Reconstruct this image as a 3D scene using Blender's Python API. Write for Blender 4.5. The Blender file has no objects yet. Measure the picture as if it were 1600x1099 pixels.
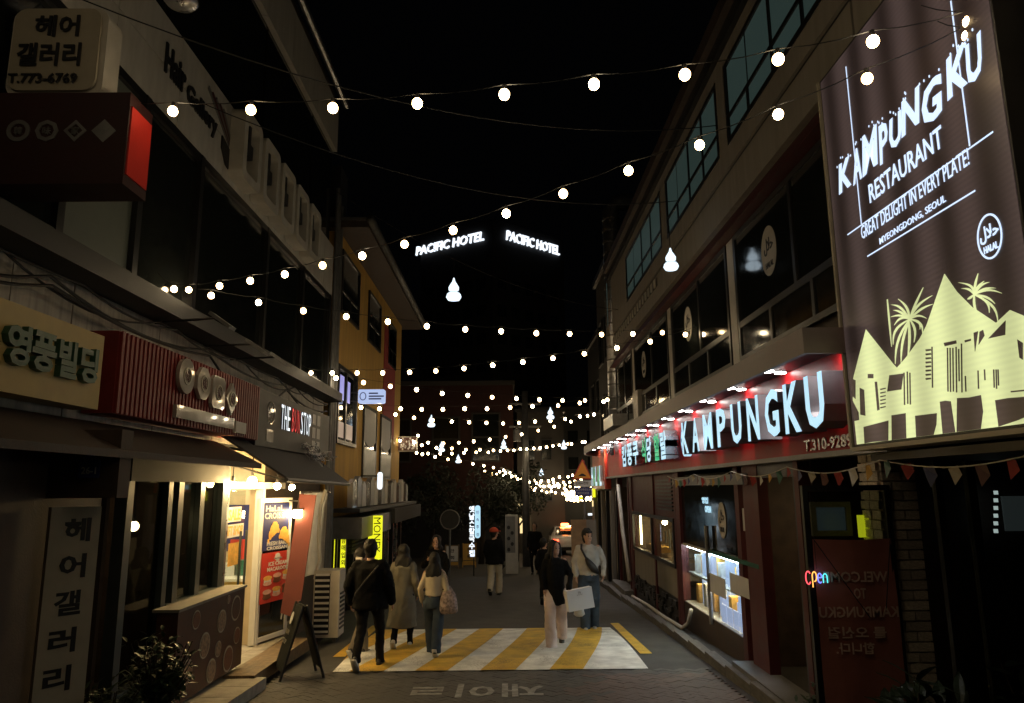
import bpy, bmesh, math, random
from mathutils import Vector, Matrix, noise
R = math.radians
random.seed(7)
scene = bpy.context.scene
C = scene.collection
# ---------------------------------------------------------------- camera
F = 1140.0; CZ = 2.0
camd = bpy.data.cameras.new('camera'); cam = bpy.data.objects.new('camera', camd); C.objects.link(cam)
camd.sensor_width = 36; camd.lens = F/1600*36; camd.clip_end = 600; camd.clip_start = 0.05
CR = Matrix.Rotation(-math.atan(9/F), 4, 'Z') @ Matrix.Rotation(R(90)+math.atan(213.5/F), 4, 'X') @ Matrix.Rotation(R(-0.5), 4, 'Z')
cam.matrix_world = Matrix.Translation((0, 0, CZ)) @ CR
scene.camera = cam
# ---------------------------------------------------------------- night sky
w = bpy.data.worlds.new('World'); scene.world = w; w.use_nodes = True
bg = w.node_tree.nodes['Background']
bg.inputs[0].default_value = (0.8, 0.85, 1.0, 1); bg.inputs[1].default_value = 0.0006
scene.view_settings.view_transform = 'Standard'; scene.view_settings.look = 'None'
scene.view_settings.exposure = 0.0; scene.view_settings.gamma = 1
scene.cycles.use_denoising = True
scene.cycles.max_bounces = 6; scene.cycles.transparent_max_bounces = 16
scene.cycles.sample_clamp_indirect = 3.0
scene.cycles.use_light_tree = True
scene.cycles.caustics_reflective = False; scene.cycles.caustics_refractive = False
# ---------------------------------------------------------------- pixel -> world helpers (layout only)
def ray(px, py):
    return (CR.to_3x3() @ Vector(((px-800)/F, -(py-549.5)/F, -1))).normalized()
O = Vector((0, 0, CZ))
def atX(px, py, X): d = ray(px, py); return O + d*(X/d.x)
def atY(px, py, Y): d = ray(px, py); return O + d*(Y/d.y)
SL = 0.0395
def g(Y): return -SL*Y if Y < 60 else -SL*60 - 0.01*(Y-60)
def gp(px, py, h=0):                   # point on the sloping ground
    d = ray(px, py); t = (-CZ+h)/(d.z + SL*d.y); return O + d*t
def atAB(px, py, A, B):
    d = ray(px, py); n = Vector((B[1]-A[1], A[0]-B[0], 0))
    t = (Vector((A[0], A[1], 0))-O).dot(n)/d.dot(n); return O + d*t
# ---------------------------------------------------------------- materials
def mat(name, col, rough=.7, metal=0, var=.25, scale=6, bump=.15, bscale=60, streak=False, spec=.5, coat=0):
    m = bpy.data.materials.new(name); m.use_nodes = True; nt = m.node_tree; N = nt.nodes; L = nt.links
    b = N['Principled BSDF']; b.inputs['Roughness'].default_value = rough; b.inputs['Metallic'].default_value = metal
    b.inputs['Specular IOR Level'].default_value = spec; b.inputs['Coat Weight'].default_value = coat
    tc = N.new('ShaderNodeTexCoord'); mp = N.new('ShaderNodeMapping'); L.new(tc.outputs['Object'], mp.inputs[0])
    if streak: mp.inputs['Scale'].default_value = (3, 3, .35)
    nz = N.new('ShaderNodeTexNoise'); nz.inputs['Scale'].default_value = scale; nz.inputs['Detail'].default_value = 6
    L.new(mp.outputs[0], nz.inputs['Vector'])
    r = N.new('ShaderNodeMapRange'); r.inputs[1].default_value = .3; r.inputs[2].default_value = .7
    r.inputs[3].default_value = 1-var; r.inputs[4].default_value = 1+var*.6
    L.new(nz.outputs[0], r.inputs[0])
    mx = N.new('ShaderNodeVectorMath'); mx.operation = 'SCALE'; mx.inputs[0].default_value = col[:3]
    L.new(r.outputs[0], mx.inputs['Scale']); L.new(mx.outputs[0], b.inputs['Base Color'])
    rr = N.new('ShaderNodeMapRange'); rr.inputs[3].default_value = max(0, rough-.12); rr.inputs[4].default_value = min(1, rough+.12)
    L.new(nz.outputs[0], rr.inputs[0]); L.new(rr.outputs[0], b.inputs['Roughness'])
    if bump:
        n2 = N.new('ShaderNodeTexNoise'); n2.inputs['Scale'].default_value = bscale; n2.inputs['Detail'].default_value = 4
        L.new(tc.outputs['Object'], n2.inputs['Vector'])
        bp = N.new('ShaderNodeBump'); bp.inputs['Strength'].default_value = bump; bp.inputs['Distance'].default_value = .01
        L.new(n2.outputs[0], bp.inputs['Height']); L.new(bp.outputs[0], b.inputs['Normal'])
    return m
def emis(name, col, s, rim=None):
    m = bpy.data.materials.new(name); m.use_nodes = True; N = m.node_tree.nodes; L = m.node_tree.links
    b = N['Principled BSDF']; b.inputs['Base Color'].default_value = (*[q*.25 for q in col], 1); b.inputs['Emission Color'].default_value = (*col, 1)
    b.inputs['Emission Strength'].default_value = s; b.inputs['Roughness'].default_value = .4
    if rim:
        lw = N.new('ShaderNodeLayerWeight'); lw.inputs[0].default_value = .35
        mx = N.new('ShaderNodeMix'); mx.data_type = 'RGBA'
        L.new(lw.outputs['Facing'], mx.inputs[0]); mx.inputs[6].default_value = (*col, 1); mx.inputs[7].default_value = (*rim, 1)
        L.new(mx.outputs[2], b.inputs['Emission Color'])
    return m
def glass(name, tint=(.9, .95, .93), refl=.02, alpha=.97):
    m = bpy.data.materials.new(name); m.use_nodes = True; N = m.node_tree.nodes; L = m.node_tree.links
    N.remove(N['Principled BSDF']); out = N['Material Output']
    t = N.new('ShaderNodeBsdfTransparent'); t.inputs[0].default_value = (*[c*alpha for c in tint], 1)
    gl = N.new('ShaderNodeBsdfGlossy'); gl.inputs['Roughness'].default_value = .02
    lw = N.new('ShaderNodeLayerWeight'); lw.inputs[0].default_value = .5; pw = N.new('ShaderNodeMath'); pw.operation = 'POWER'; pw.inputs[1].default_value = 4.5; L.new(lw.outputs['Facing'], pw.inputs[0])
    ad = N.new('ShaderNodeMath'); ad.operation = 'MULTIPLY_ADD'; ad.inputs[1].default_value = .55; ad.inputs[2].default_value = refl; L.new(pw.outputs[0], ad.inputs[0])
    mx = N.new('ShaderNodeMixShader'); L.new(ad.outputs[0], mx.inputs[0]); L.new(t.outputs[0], mx.inputs[1]); L.new(gl.outputs[0], mx.inputs[2])
    L.new(mx.outputs[0], out.inputs[0]); return m
M = dict(
 asphalt=mat('asphalt', (.055,.053,.05), .8, var=.45, scale=3, bump=.6, bscale=90),
 paver=mat('paver', (.085,.08,.075), .7, var=.5, scale=5, bump=.5, bscale=50),
 paver_b=mat('paver_warm', (.12,.085,.072), .7, var=.4, scale=5, bump=.5, bscale=50),
 joint=mat('joint_sand', (.05,.047,.043), .9),
 white_paint=mat('white_road_paint', (.80,.80,.75), .7, var=.42, scale=3.2, bump=.7, bscale=70),
 yellow_paint=mat('yellow_road_paint', (.66,.41,.045), .7, var=.35, scale=7, bump=.7, bscale=70),
 kerb=mat('kerb_stone', (.16,.155,.15), .8, var=.35, bump=.4),
 stone=mat('step_stone', (.33,.30,.25), .75, var=.3, bump=.4),
 wood=mat('deck_wood', (.20,.14,.08), .6, var=.4, scale=14, bump=.4),
 wood_dark=mat('dark_wood', (.06,.04,.03), .6, var=.4, bump=.3),
 tile=mat('white_cladding', (.52,.50,.46), .55, var=.18, scale=3, bump=.08, streak=True),
 tile_dirty=mat('stained_tile', (.42,.39,.35), .6, var=.35, scale=4, bump=.15, streak=True),
 black=mat('black_metal', (.012,.012,.013), .4, var=.3, bump=.05),
 dark=mat('dark_grey_paint', (.03,.03,.032), .55, var=.3, bump=.1),
 dark_frame=mat('slate_window_frame', (.05,.064,.068), .4, var=.15, bump=.05),
 grey=mat('grey_metal', (.22,.22,.22), .45, .5, var=.2, bump=.1),
 letter_side=mat('letter_return', (.20,.20,.22), .5), silver=mat('brushed_silver', (.6,.6,.62), .28, .9, var=.1, bump=.05),
 galv=mat('galvanised_duct', (.45,.45,.46), .35, .9, var=.3, bump=.3, bscale=12),
 dglass=mat('dark_window_glass', (.012,.014,.013), .06, var=.2, bump=0, spec=.6),
 yellow_sign=mat('mustard_sign_panel', (.50,.37,.14), .5, var=.1, bump=.03),
 green_letter=mat('dark_green_letter', (.03,.10,.06), .35, var=.2, bump=.03),
 red_sign=mat('red_corrugated_paint', (.22,.022,.02), .5, var=.2, bump=.05),
 red_box=mat('red_box_sign', (.032,.005,.005), .6, var=.2),
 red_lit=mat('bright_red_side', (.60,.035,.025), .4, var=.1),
 acrylic=mat('pale_acrylic', (.42,.38,.34), .12, var=.12, bump=.02, coat=.8),
 beige=mat('beige_render', (.27,.25,.22), .8, var=.15, scale=3, bump=.2, streak=True),
 beige_sign=mat('cream_sign_face', (.40,.36,.28), .5, var=.1, bump=.03),
 brown_wall=mat('brown_wall', (.085,.058,.042), .7, var=.3, bump=.2),
 maroon=mat('maroon_paint', (.085,.012,.013), .5, var=.25, bump=.08),
 maroon_board=mat('gloss_maroon_board', (.34,.006,.008), .42, var=.12, bump=.02, spec=.12),
 maroon_cloth=mat('maroon_banner_cloth', (.15,.042,.037), .85, var=.12, bump=.3, bscale=180),
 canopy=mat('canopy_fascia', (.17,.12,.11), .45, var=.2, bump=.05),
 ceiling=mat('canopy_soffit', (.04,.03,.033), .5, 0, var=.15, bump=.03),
 brick_light=mat('painted_pale_brick', (.78,.70,.61), .8, var=.3, scale=9, bump=.5, bscale=40),
 brick_grey=mat('grey_pale_brick', (.56,.50,.45), .8, var=.3, scale=9, bump=.5, bscale=40),
 mortar=mat('mortar', (.45,.40,.35), .9),
 red_brick=mat('red_brick_wall', (.06,.022,.017), .85, var=.3, bump=.4),
 ochre=mat('ochre_render', (.56,.33,.07), .8, var=.18, scale=2, bump=.2, streak=True),
 red_render=mat('red_render', (.35,.03,.03), .75, var=.2),
 roofing=mat('roof_metal', (.12,.12,.12), .5, .3, var=.3),
 cable=mat('black_cable', (.01,.01,.01), .5, bump=0),
 leaf=mat('leaf_green', (.025,.05,.018), .45, var=.4, bump=.1),
 leaf_b=mat('leaf_pale', (.05,.085,.03), .5, var=.4, bump=.1),
 pot=mat('plant_pot', (.16,.15,.14), .7), soil=mat('soil', (.03,.02,.015), .95),
 cream_wall=mat('shop_cream_wall', (.62,.52,.36), .6, var=.08),
 counter=mat('yellow_counter', (.72,.52,.14), .35, var=.05, bump=.02),
 white=mat('white_enamel', (.72,.72,.70), .35, var=.06, bump=.03),
 off_white=mat('off_white_plastic', (.55,.52,.46), .5, var=.12, bump=.05),
 paper=mat('printed_paper', (.62,.62,.62), .7, var=.05, bump=.02),
 navy=mat('navy_print', (.02,.03,.14), .5, var=.1), ink=mat('black_print', (.012,.012,.015), .45, var=.1),
 poster_red=mat('red_print', (.55,.045,.03), .45, var=.1), bun=mat('golden_print', (.78,.45,.10), .6, var=.25, scale=20),
 bun_dark=mat('brown_print', (.16,.06,.03), .6, var=.3, scale=20), pink=mat('pink_print', (.7,.4,.33), .6, var=.2, scale=20),
 menu=mat('menu_board_print', (.075,.03,.02), .5, var=.3, scale=9), dish=mat('dish_print', (.30,.20,.13), .5, var=.6, scale=30),
 teal=mat('teal_board', (.015,.12,.085), .4, var=.1),
 skin=mat('skin', (.50,.30,.21), .55, var=.1, bump=.05), hair=mat('black_hair', (.008,.007,.006), .7, var=.4, scale=40, bump=.4, bscale=120),
 knit_cream=mat('cream_knit', (.56,.49,.37), .9, var=.12, bump=.5, bscale=140), sweat_grey=mat('light_grey_sweat', (.46,.44,.40), .9, var=.15, bump=.5, bscale=120),
 cloth_black=mat('black_cloth', (.0045,.0045,.005), .95, spec=.2, var=.3, bump=.4), coat_grey=mat('olive_grey_wool', (.17,.16,.125), .95, var=.2, bump=.5, bscale=90),
 denim=mat('blue_denim', (.035,.055,.085), .85, var=.35, bump=.5, bscale=120), charcoal=mat('charcoal_trousers', (.011,.010,.010), .9, spec=.2, var=.3),
 khaki=mat('khaki_trousers', (.16,.14,.11), .85, var=.2), cream_tr=mat('cream_trousers', (.52,.46,.36), .85, var=.15, bump=.4), blush=mat('blush_trousers', (.70,.58,.56), .85, var=.18, bump=.5),
 red_cap=mat('orange_red_cap', (.62,.09,.04), .8), shoe_w=mat('white_shoe', (.62,.60,.55), .6), shoe_b=mat('black_shoe', (.015,.014,.013), .4),
 tote=mat('patterned_tote', (.42,.33,.31), .85, var=.7, scale=26, bump=.4), bag_white=mat('white_bag_paper', (.78,.78,.8), .45, var=.03, bump=.02),
 poly=mat('clear_bag', (.5,.5,.5), .3), car_white=mat('car_white_paint', (.62,.60,.58), .25, var=.05, bump=0, coat=.6), rubber=mat('rubber', (.015,.015,.015), .8),
 orange_sign=mat('orange_sign_sheet', (.85,.33,.03), .45, var=.05, bump=.02), board_black=mat('chalkboard_black', (.014,.015,.012), .9, spec=.15), sign_red=mat('sign_red_border', (.6,.05,.03), .45), sign_blue=mat('sign_blue', (.05,.06,.25), .5),
 welcome_cloth=mat('welcome_banner_cloth', (.40,.15,.12), .85, var=.12, bump=.3, bscale=180), card=mat('brown_board', (.30,.20,.12), .8, var=.2), tree_leaf=mat('night_foliage', (.012,.017,.008), .7, var=.5), bark=mat('bark', (.06,.045,.03), .9, var=.4, bump=.6),
 tower=mat('hotel_wall', (.03,.03,.031), .7, var=.15, scale=.3), far_wall=mat('far_wall', (.06,.055,.05), .8, var=.3, scale=.6), teal_blind=mat('teal_blind', (.06,.12,.11), .6, var=.12),
 sheet=mat('white_vinyl', (.62,.64,.68), .3, var=.12), fabric_awn=mat('awning_fabric', (.09,.085,.077), .7, var=.2, bump=.25, streak=True),
)
E = dict(
 bulb=emis('warm_bulb', (1,.82,.52), 32, (1,.55,.15)), lantern=emis('lantern_glass', (1,.76,.38), 70, (1,.5,.1)), shop=emis('shop_bulb', (1,.74,.34), 430, (1,.5,.1)),
 bulb_b=emis('cool_bulb', (1,.87,.62), 42, (1,.6,.2)), bulb_c=emis('dim_warm_bulb', (1,.76,.42), 23, (1,.5,.12)), dim_bulb=emis('pendant_bulb', (1,.72,.36), 40), down=emis('white_downlight', (1,.93,.88), 45),
 orn=emis('white_ornament', (.72,.88,1), 1.6), letter=emis('pale_blue_letter', (.50,.82,1), .98),
 neon_w=emis('white_letter_light', (.85,.93,1), 1.3), hotel=emis('hotel_letter', (.82,.9,1), 1.5), red_l=emis('red_letter_light', (.8,.03,.04), .8),
 green_l=emis('green_letter_light', (.02,.5,.22), .9), house=emis('kampung_yellow', (.66,.74,.30), .95), slogan=emis('slogan_light', (.62,.76,1), 1.25),
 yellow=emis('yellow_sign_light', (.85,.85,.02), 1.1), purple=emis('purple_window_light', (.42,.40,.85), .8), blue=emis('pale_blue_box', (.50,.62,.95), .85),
 cabinet=emis('cabinet_light', (.75,.9,1), 45), cab_warm=emis('cabinet_warm_light', (1,.75,.4), 30), lilac=emis('lilac_print_light', (.55,.62,.95), .8), kitchen=emis('kitchen_light', (1,.72,.36), 130),
 tail=emis('red_tail_lamp', (1,.06,.02), 14), taxi=emis('orange_roof_lamp', (1,.22,.05), 12), neon_r=emis('neon_red', (1,.08,.10), 2.4), neon_b=emis('neon_blue', (.16,.2,1), 2.2),
 neon_o=emis('neon_orange', (1,.42,.08), 2.2), warm_win=emis('warm_window', (1,.75,.35), 1.2), teal_win=emis('teal_lit_blind', (.10,.165,.148), .17),
)
def board_mat(name='backlit_brown_vinyl', col=(1,.68,.62), st=.035, lo=.45, hi=1.7, rib=.15):
    m = bpy.data.materials.new(name); m.use_nodes = True; N = m.node_tree.nodes; L = m.node_tree.links
    b = N['Principled BSDF']; b.inputs['Base Color'].default_value = (.04,.028,.025,1); b.inputs['Roughness'].default_value = .35
    tc = N.new('ShaderNodeTexCoord'); wv = N.new('ShaderNodeTexWave'); wv.bands_direction = 'Y'; wv.inputs['Scale'].default_value = .72
    wv.inputs['Distortion'].default_value = .5; L.new(tc.outputs['Object'], wv.inputs[0])
    w2 = N.new('ShaderNodeTexWave'); w2.bands_direction = 'Z'; w2.inputs['Scale'].default_value = 9; w2.inputs['Distortion'].default_value = .3; L.new(tc.outputs['Object'], w2.inputs[0])
    r = N.new('ShaderNodeMapRange'); r.inputs[3].default_value = lo; r.inputs[4].default_value = hi; L.new(wv.outputs[1], r.inputs[0])
    r2 = N.new('ShaderNodeMapRange'); r2.inputs[3].default_value = 1-rib; r2.inputs[4].default_value = 1+rib*.8; L.new(w2.outputs[1], r2.inputs[0])
    mu = N.new('ShaderNodeMath'); mu.operation = 'MULTIPLY'; L.new(r.outputs[0], mu.inputs[0]); L.new(r2.outputs[0], mu.inputs[1])
    m2 = N.new('ShaderNodeMath'); m2.operation = 'MULTIPLY'; m2.inputs[1].default_value = st; L.new(mu.outputs[0], m2.inputs[0])
    b.inputs['Emission Color'].default_value = (*col, 1); L.new(m2.outputs[0], b.inputs['Emission Strength'])
    return m
M['board'] = board_mat()
E['house'] = board_mat('backlit_yellow_vinyl', (.74,.80,.38), .94, .80, 1.18, .03)
def worn(name, col, base=(.05,.048,.045)):
    m = mat(name, col, .7, var=.3, scale=4, bump=.7, bscale=70); N = m.node_tree.nodes; L = m.node_tree.links; b = N['Principled BSDF']
    src = b.inputs['Base Color'].links[0].from_socket; tc = N['Texture Coordinate']
    n1 = N.new('ShaderNodeTexNoise'); n1.inputs['Scale'].default_value = 38; n1.inputs['Detail'].default_value = 8; n1.inputs['Roughness'].default_value = .75; L.new(tc.outputs['Object'], n1.inputs['Vector'])
    n2 = N.new('ShaderNodeTexNoise'); n2.inputs['Scale'].default_value = 1.7; n2.inputs['Detail'].default_value = 5; L.new(tc.outputs['Object'], n2.inputs['Vector'])
    ad = N.new('ShaderNodeMath'); ad.operation = 'MULTIPLY_ADD'; L.new(n2.outputs[0], ad.inputs[0]); ad.inputs[1].default_value = .55; L.new(n1.outputs[0], ad.inputs[2])
    r = N.new('ShaderNodeMapRange'); r.inputs[1].default_value = .86; r.inputs[2].default_value = .98; r.inputs[3].default_value = 0; r.inputs[4].default_value = .8; L.new(ad.outputs[0], r.inputs[0])
    mx = N.new('ShaderNodeMix'); mx.data_type = 'RGBA'; L.new(r.outputs[0], mx.inputs[0]); L.new(src, mx.inputs[6]); mx.inputs[7].default_value = (*base, 1); L.new(mx.outputs[2], b.inputs['Base Color']); return m
M['white_paint'] = worn('worn_white_hump_paint', (.80,.80,.75)); M['yellow_paint'] = worn('worn_yellow_hump_paint', (.66,.41,.045))
HALAL = '\uFEDD\uFEFC\uFEA3'
GL = glass('clear_shop_glass'); GLT = glass('tinted_shop_glass', (.62,.66,.62), .05, .9)
# ---------------------------------------------------------------- mesh builder
DEFT = [Matrix.Identity(4)]
def shift(k=None): DEFT[0] = Matrix.Identity(4) if k is None else Matrix.Translation((0, k/.983, 0)) @ Matrix.Diagonal((1, 1/.983, 1, 1))
class MB:
    def __init__(s, T=None): s.v = []; s.f = []; s.T = T or DEFT[0].copy(); s.m = []; s.mi = 0; s.sm = []; s.smooth = False
    def add(s, vs, fs):
        b = len(s.v); s.v += [s.T @ Vector(v) for v in vs]; s.f += [[i+b for i in f] for f in fs]
        s.m += [s.mi]*len(fs); s.sm += [s.smooth]*len(fs); return s
    def box(s, x0, x1, y0, y1, z0, z1):
        return s.add([(x, y, z) for z in (z0, z1) for y in (y0, y1) for x in (x0, x1)],
                     [(0,2,3,1),(4,5,7,6),(0,1,5,4),(2,6,7,3),(0,4,6,2),(1,3,7,5)])
    def cbox(s, c, d): return s.box(c[0]-d[0]/2, c[0]+d[0]/2, c[1]-d[1]/2, c[1]+d[1]/2, c[2]-d[2]/2, c[2]+d[2]/2)
    def tube(s, pts, r, n=8, cap=True, ell=None):
        pts = [Vector(p) for p in pts]; rs = r if isinstance(r, (list, tuple)) else [r]*len(pts)
        vs = []; up = None
        for i, p in enumerate(pts):
            d = (pts[min(i+1, len(pts)-1)]-pts[max(i-1, 0)])
            d = d.normalized() if d.length > 1e-9 else Vector((0, 0, 1))
            a = up if up is not None else (Vector((1, 0, 0)) if abs(d.x) < .9 else Vector((0, 1, 0)))
            a = (a-d*a.dot(d)); a = a.normalized() if a.length > 1e-6 else d.orthogonal().normalized(); up = a
            b = d.cross(a)
            for k in range(n):
                t = 2*math.pi*k/n; e = ell or 1
                vs.append(p + (a*math.cos(t) + b*math.sin(t)*e)*rs[i])
        fs = [[i*n+k, i*n+(k+1) % n, (i+1)*n+(k+1) % n, (i+1)*n+k] for i in range(len(pts)-1) for k in range(n)]
        if cap: fs += [list(range(n))[::-1], [(len(pts)-1)*n+k for k in range(n)]]
        return s.add(vs, fs)
    def loft(s, rings, n=16):              # rings: (cx, cy, cz, rx, ry) around z
        vs = [(cx+rx*math.cos(2*math.pi*k/n), cy+ry*math.sin(2*math.pi*k/n), cz) for cx, cy, cz, rx, ry in rings for k in range(n)]
        fs = [[i*n+k, i*n+(k+1) % n, (i+1)*n+(k+1) % n, (i+1)*n+k] for i in range(len(rings)-1) for k in range(n)]
        fs += [list(range(n))[::-1], [(len(rings)-1)*n+k for k in range(n)]]
        return s.add(vs, fs)
    def sphere(s, c, r, n=12, m=8, sc=(1, 1, 1)):
        c = Vector(c)
        return s.loft([(c.x, c.y, c.z-r*sc[2]*math.cos(math.pi*j/m), max(1e-4, r*sc[0]*math.sin(math.pi*j/m)), max(1e-4, r*sc[1]*math.sin(math.pi*j/m))) for j in range(m+1)], n)
    def prism(s, poly, d, Fm=None):        # poly in (u, v), extruded along n by d
        Fm = Fm or Matrix.Identity(4); n = len(poly)
        vs = [Fm @ Vector((u, v, 0)) for u, v in poly] + [Fm @ Vector((u, v, d)) for u, v in poly]
        return s.add(vs, [list(range(n))[::-1], list(range(n, 2*n))] + [[i, (i+1) % n, n+(i+1) % n, n+i] for i in range(n)])
def fr(o, u, v=(0, 0, 1)):
    u = Vector(u).normalized(); v = Vector(v).normalized(); n = u.cross(v)
    m = Matrix((u, v, n)).transposed().to_4x4(); m.translation = Vector(o); return m
def FR(X, Y, Z): return fr((X, Y, Z), (0, -1, 0))       # right-hand facade, facing the street
def FL(X, Y, Z): return fr((X, Y, Z), (0, 1, 0))        # left-hand facade
def FF(X, Y, Z): return fr((X, Y, Z), (1, 0, 0))        # facing up the street towards us
ROOT = {}
def mk(name, mb, mt, root=None, kind=None, label=None):
    me = bpy.data.meshes.new(name)
    inv = ROOT.get(root.name, Matrix.Identity(4)) if root else Matrix.Identity(4)
    me.from_pydata([tuple(inv @ v) for v in mb.v], [], mb.f)
    for x in (mt if isinstance(mt, list) else [mt]): me.materials.append(x)
    if mb.f:
        me.polygons.foreach_set('material_index', mb.m); me.polygons.foreach_set('use_smooth', mb.sm)
    if isinstance(mt, list) or True: me.update()
    o = bpy.data.objects.new(name, me); C.objects.link(o)
    if root: o.parent = root; ROOT[o.name] = inv
    if kind: o['kind'] = kind
    if label: o['label'] = label
    return o
def setl(o, label, cat, group=None):
    o['label'] = label; o['category'] = cat
    if group: o['group'] = group
    return o
def T(name, label, cat, loc, group=None, rz=0):
    o = bpy.data.objects.new(name, None); C.objects.link(o); o.empty_display_size = .1
    o.location = loc; o.rotation_euler = (0, 0, rz); setl(o, label, cat, group)
    ROOT[o.name] = (Matrix.Translation(loc) @ Matrix.Rotation(rz, 4, 'Z')).inverted()
    return o
def struct(name, mb, mt): return mk(name, mb, mt, None, 'structure')
CUBE = {}
def piece(root, name, c, d, mt, tilt=0):               # one brick / tile / slat, sharing a unit cube mesh
    k = mt.name
    if k not in CUBE:
        me = bpy.data.meshes.new('piece_'+k); b = MB().box(-.5, .5, -.5, .5, -.5, .5)
        me.from_pydata([tuple(v) for v in b.v], [], b.f); me.materials.append(mt); CUBE[k] = me
    o = bpy.data.objects.new(name, CUBE[k]); C.objects.link(o); o.parent = root
    inv = ROOT.get(root.name, Matrix.Identity(4))
    o.matrix_basis = inv @ DEFT[0] @ Matrix.Translation(c) @ Matrix.Rotation(tilt, 4, 'Z') @ Matrix.Diagonal((*d, 1))
    return o
TC = {}
side_scene = bpy.data.scenes.new('build')
def evaluated(o):
    side_scene.collection.objects.link(o); vl = side_scene.view_layers[0]
    with bpy.context.temp_override(scene=side_scene, view_layer=vl): dg = bpy.context.evaluated_depsgraph_get(); dg.update()
    me = bpy.data.meshes.new_from_object(o.evaluated_get(dg)); side_scene.collection.objects.unlink(o); return me
def tmesh(s, bold=0, shear=0, res=2):
    k = (s, bold, shear)
    if k in TC: return TC[k]
    cu = bpy.data.curves.new('t', 'FONT'); cu.body = s; cu.size = 1; cu.offset = bold; cu.resolution_u = res; cu.shear = shear
    o = bpy.data.objects.new('t', cu); me = evaluated(o)
    bm = bmesh.new(); bm.from_mesh(me); bmesh.ops.remove_doubles(bm, verts=bm.verts, dist=1e-4)
    vs = [v.co.copy() for v in bm.verts]; fs = [[v.index for v in f.verts] for f in bm.faces]
    # make all faces point +z
    fs = [f if (vs[f[1]]-vs[f[0]]).cross(vs[f[2]]-vs[f[1]]).z > 0 else f[::-1] for f in fs]
    ed = {}
    for f in fs:
        for a, b in zip(f, f[1:]+f[:1]): ed[(a, b)] = 1
    bd = [e for e in ed if (e[1], e[0]) not in ed]
    bm.free(); bpy.data.objects.remove(o); bpy.data.curves.remove(cu); bpy.data.meshes.remove(me)
    if not vs: vs = [Vector((0,0,0)), Vector((1,0,0)), Vector((0,1,0))]; fs = [[0,1,2]]; bd = []
    x0 = min(v.x for v in vs); x1 = max(v.x for v in vs); y0 = min(v.y for v in vs); y1 = max(v.y for v in vs)
    TC[k] = ([((v.x-x0)/(x1-x0 or 1), (v.y-y0)/(y1-y0 or 1)) for v in vs], fs, bd, (x1-x0)/(y1-y0 or 1)); return TC[k]
def text(mb, s, Fm, u0, v0, w=None, h=.1, d=.004, bold=.01, n0=0, shear=0, side=None, mirror=False):
    """put text s into the box (u0, v0, w, h) of frame Fm, proud by d; side = material index of the edges"""
    V, fs, bd, asp = tmesh(s, bold, shear)
    if w is None: w = h*asp
    n = len(V)
    P = [((1-a) if mirror else a, b) for a, b in V]
    vs = [Fm @ Vector((u0+a*w, v0+b*h, n0+d)) for a, b in P]
    keep = mb.mi
    if mirror: mb.add(vs, [f[::-1] for f in fs])
    else: mb.add(vs, fs)
    if d > .001:
        vb = [Fm @ Vector((u0+a*w, v0+b*h, n0)) for a, b in P]
        if side is not None: mb.mi = side
        mb.add(vs+vb, [[a, n+a, n+b, b] for a, b in bd]); mb.mi = keep
    return w
def disc(mb, Fm, u, v, ru, rv, d=.004, n=24, n0=0):
    return mb.prism([(u+ru*math.cos(2*math.pi*k/n), v+rv*math.sin(2*math.pi*k/n)) for k in range(n)], d, Fm @ Matrix.Translation((0, 0, n0)))
def ring(mb, Fm, u, v, ru, rv, t, d=.004, n=28, n0=0):
    A = [Fm @ Vector((u+(ru-q)*math.cos(2*math.pi*k/n), v+(rv-q)*math.sin(2*math.pi*k/n), z)) for q, z in ((0, n0), (0, n0+d), (t, n0+d), (t, n0)) for k in range(n)]
    return mb.add(A, [[j*n+k, j*n+(k+1) % n, (j+1)*n+(k+1) % n, (j+1)*n+k] for j in range(3) for k in range(n)])
def rect(mb, Fm, u0, u1, v0, v1, d=.004, n0=0): return mb.prism([(u0, v0), (u1, v0), (u1, v1), (u0, v1)], d, Fm @ Matrix.Translation((0, 0, n0)))
def frame_rect(mb, Fm, u0, u1, v0, v1, t, d=.03, n0=0):
    rect(mb, Fm, u0, u0+t, v0, v1, d, n0); rect(mb, Fm, u1-t, u1, v0, v1, d, n0)
    rect(mb, Fm, u0+t, u1-t, v0, v0+t, d, n0); rect(mb, Fm, u0+t, u1-t, v1-t, v1, d, n0)
def strip(mb, p, q, w, Fm, d=.004, w2=None):          # a straight stroke in (u, v)
    (a, b), (c, e) = p, q; L = math.hypot(c-a, e-b) or 1; nx, ny = -(e-b)/L, (c-a)/L; w2 = w if w2 is None else w2
    mb.prism([(a-nx*w/2, b-ny*w/2), (c-nx*w2/2, e-ny*w2/2), (c+nx*w2/2, e+ny*w2/2), (a+nx*w/2, b+ny*w/2)], d, Fm)
# ================================================================ THE SETTING: ground, road, kerbs
def slope_sheet(name, x0, x1, ys, mt, dz=0, xf=None):
    b = MB(); vs = []; fs = []
    for y in ys:
        a, c = (x0, x1) if xf is None else xf(y)
        vs += [(a, y, g(y)+dz), (c, y, g(y)+dz)]
    for i in range(len(ys)-1): fs.append([2*i, 2*i+1, 2*i+3, 2*i+2])
    return struct(name, b.add(vs, fs), mt)
slope_sheet('ground', -150, 150, [-20, 0, 60, 150, 420], M['asphalt'], -.03)
slope_sheet('paver_bed', -2.95, 2.78, [5, 10.4], M['joint'], -.01)
def bend(y): return max(0, y-26)*.16
slope_sheet('road', 0, 0, [10.4, 13, 20, 26, 30, 40, 50, 60, 80, 100], M['asphalt'], 0, lambda y: (-2.95+bend(y)*.8-max(0, min(1, (y-25)/2))*8, 2.78+bend(y)))
sky = MB(); sky.smooth = True
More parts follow.
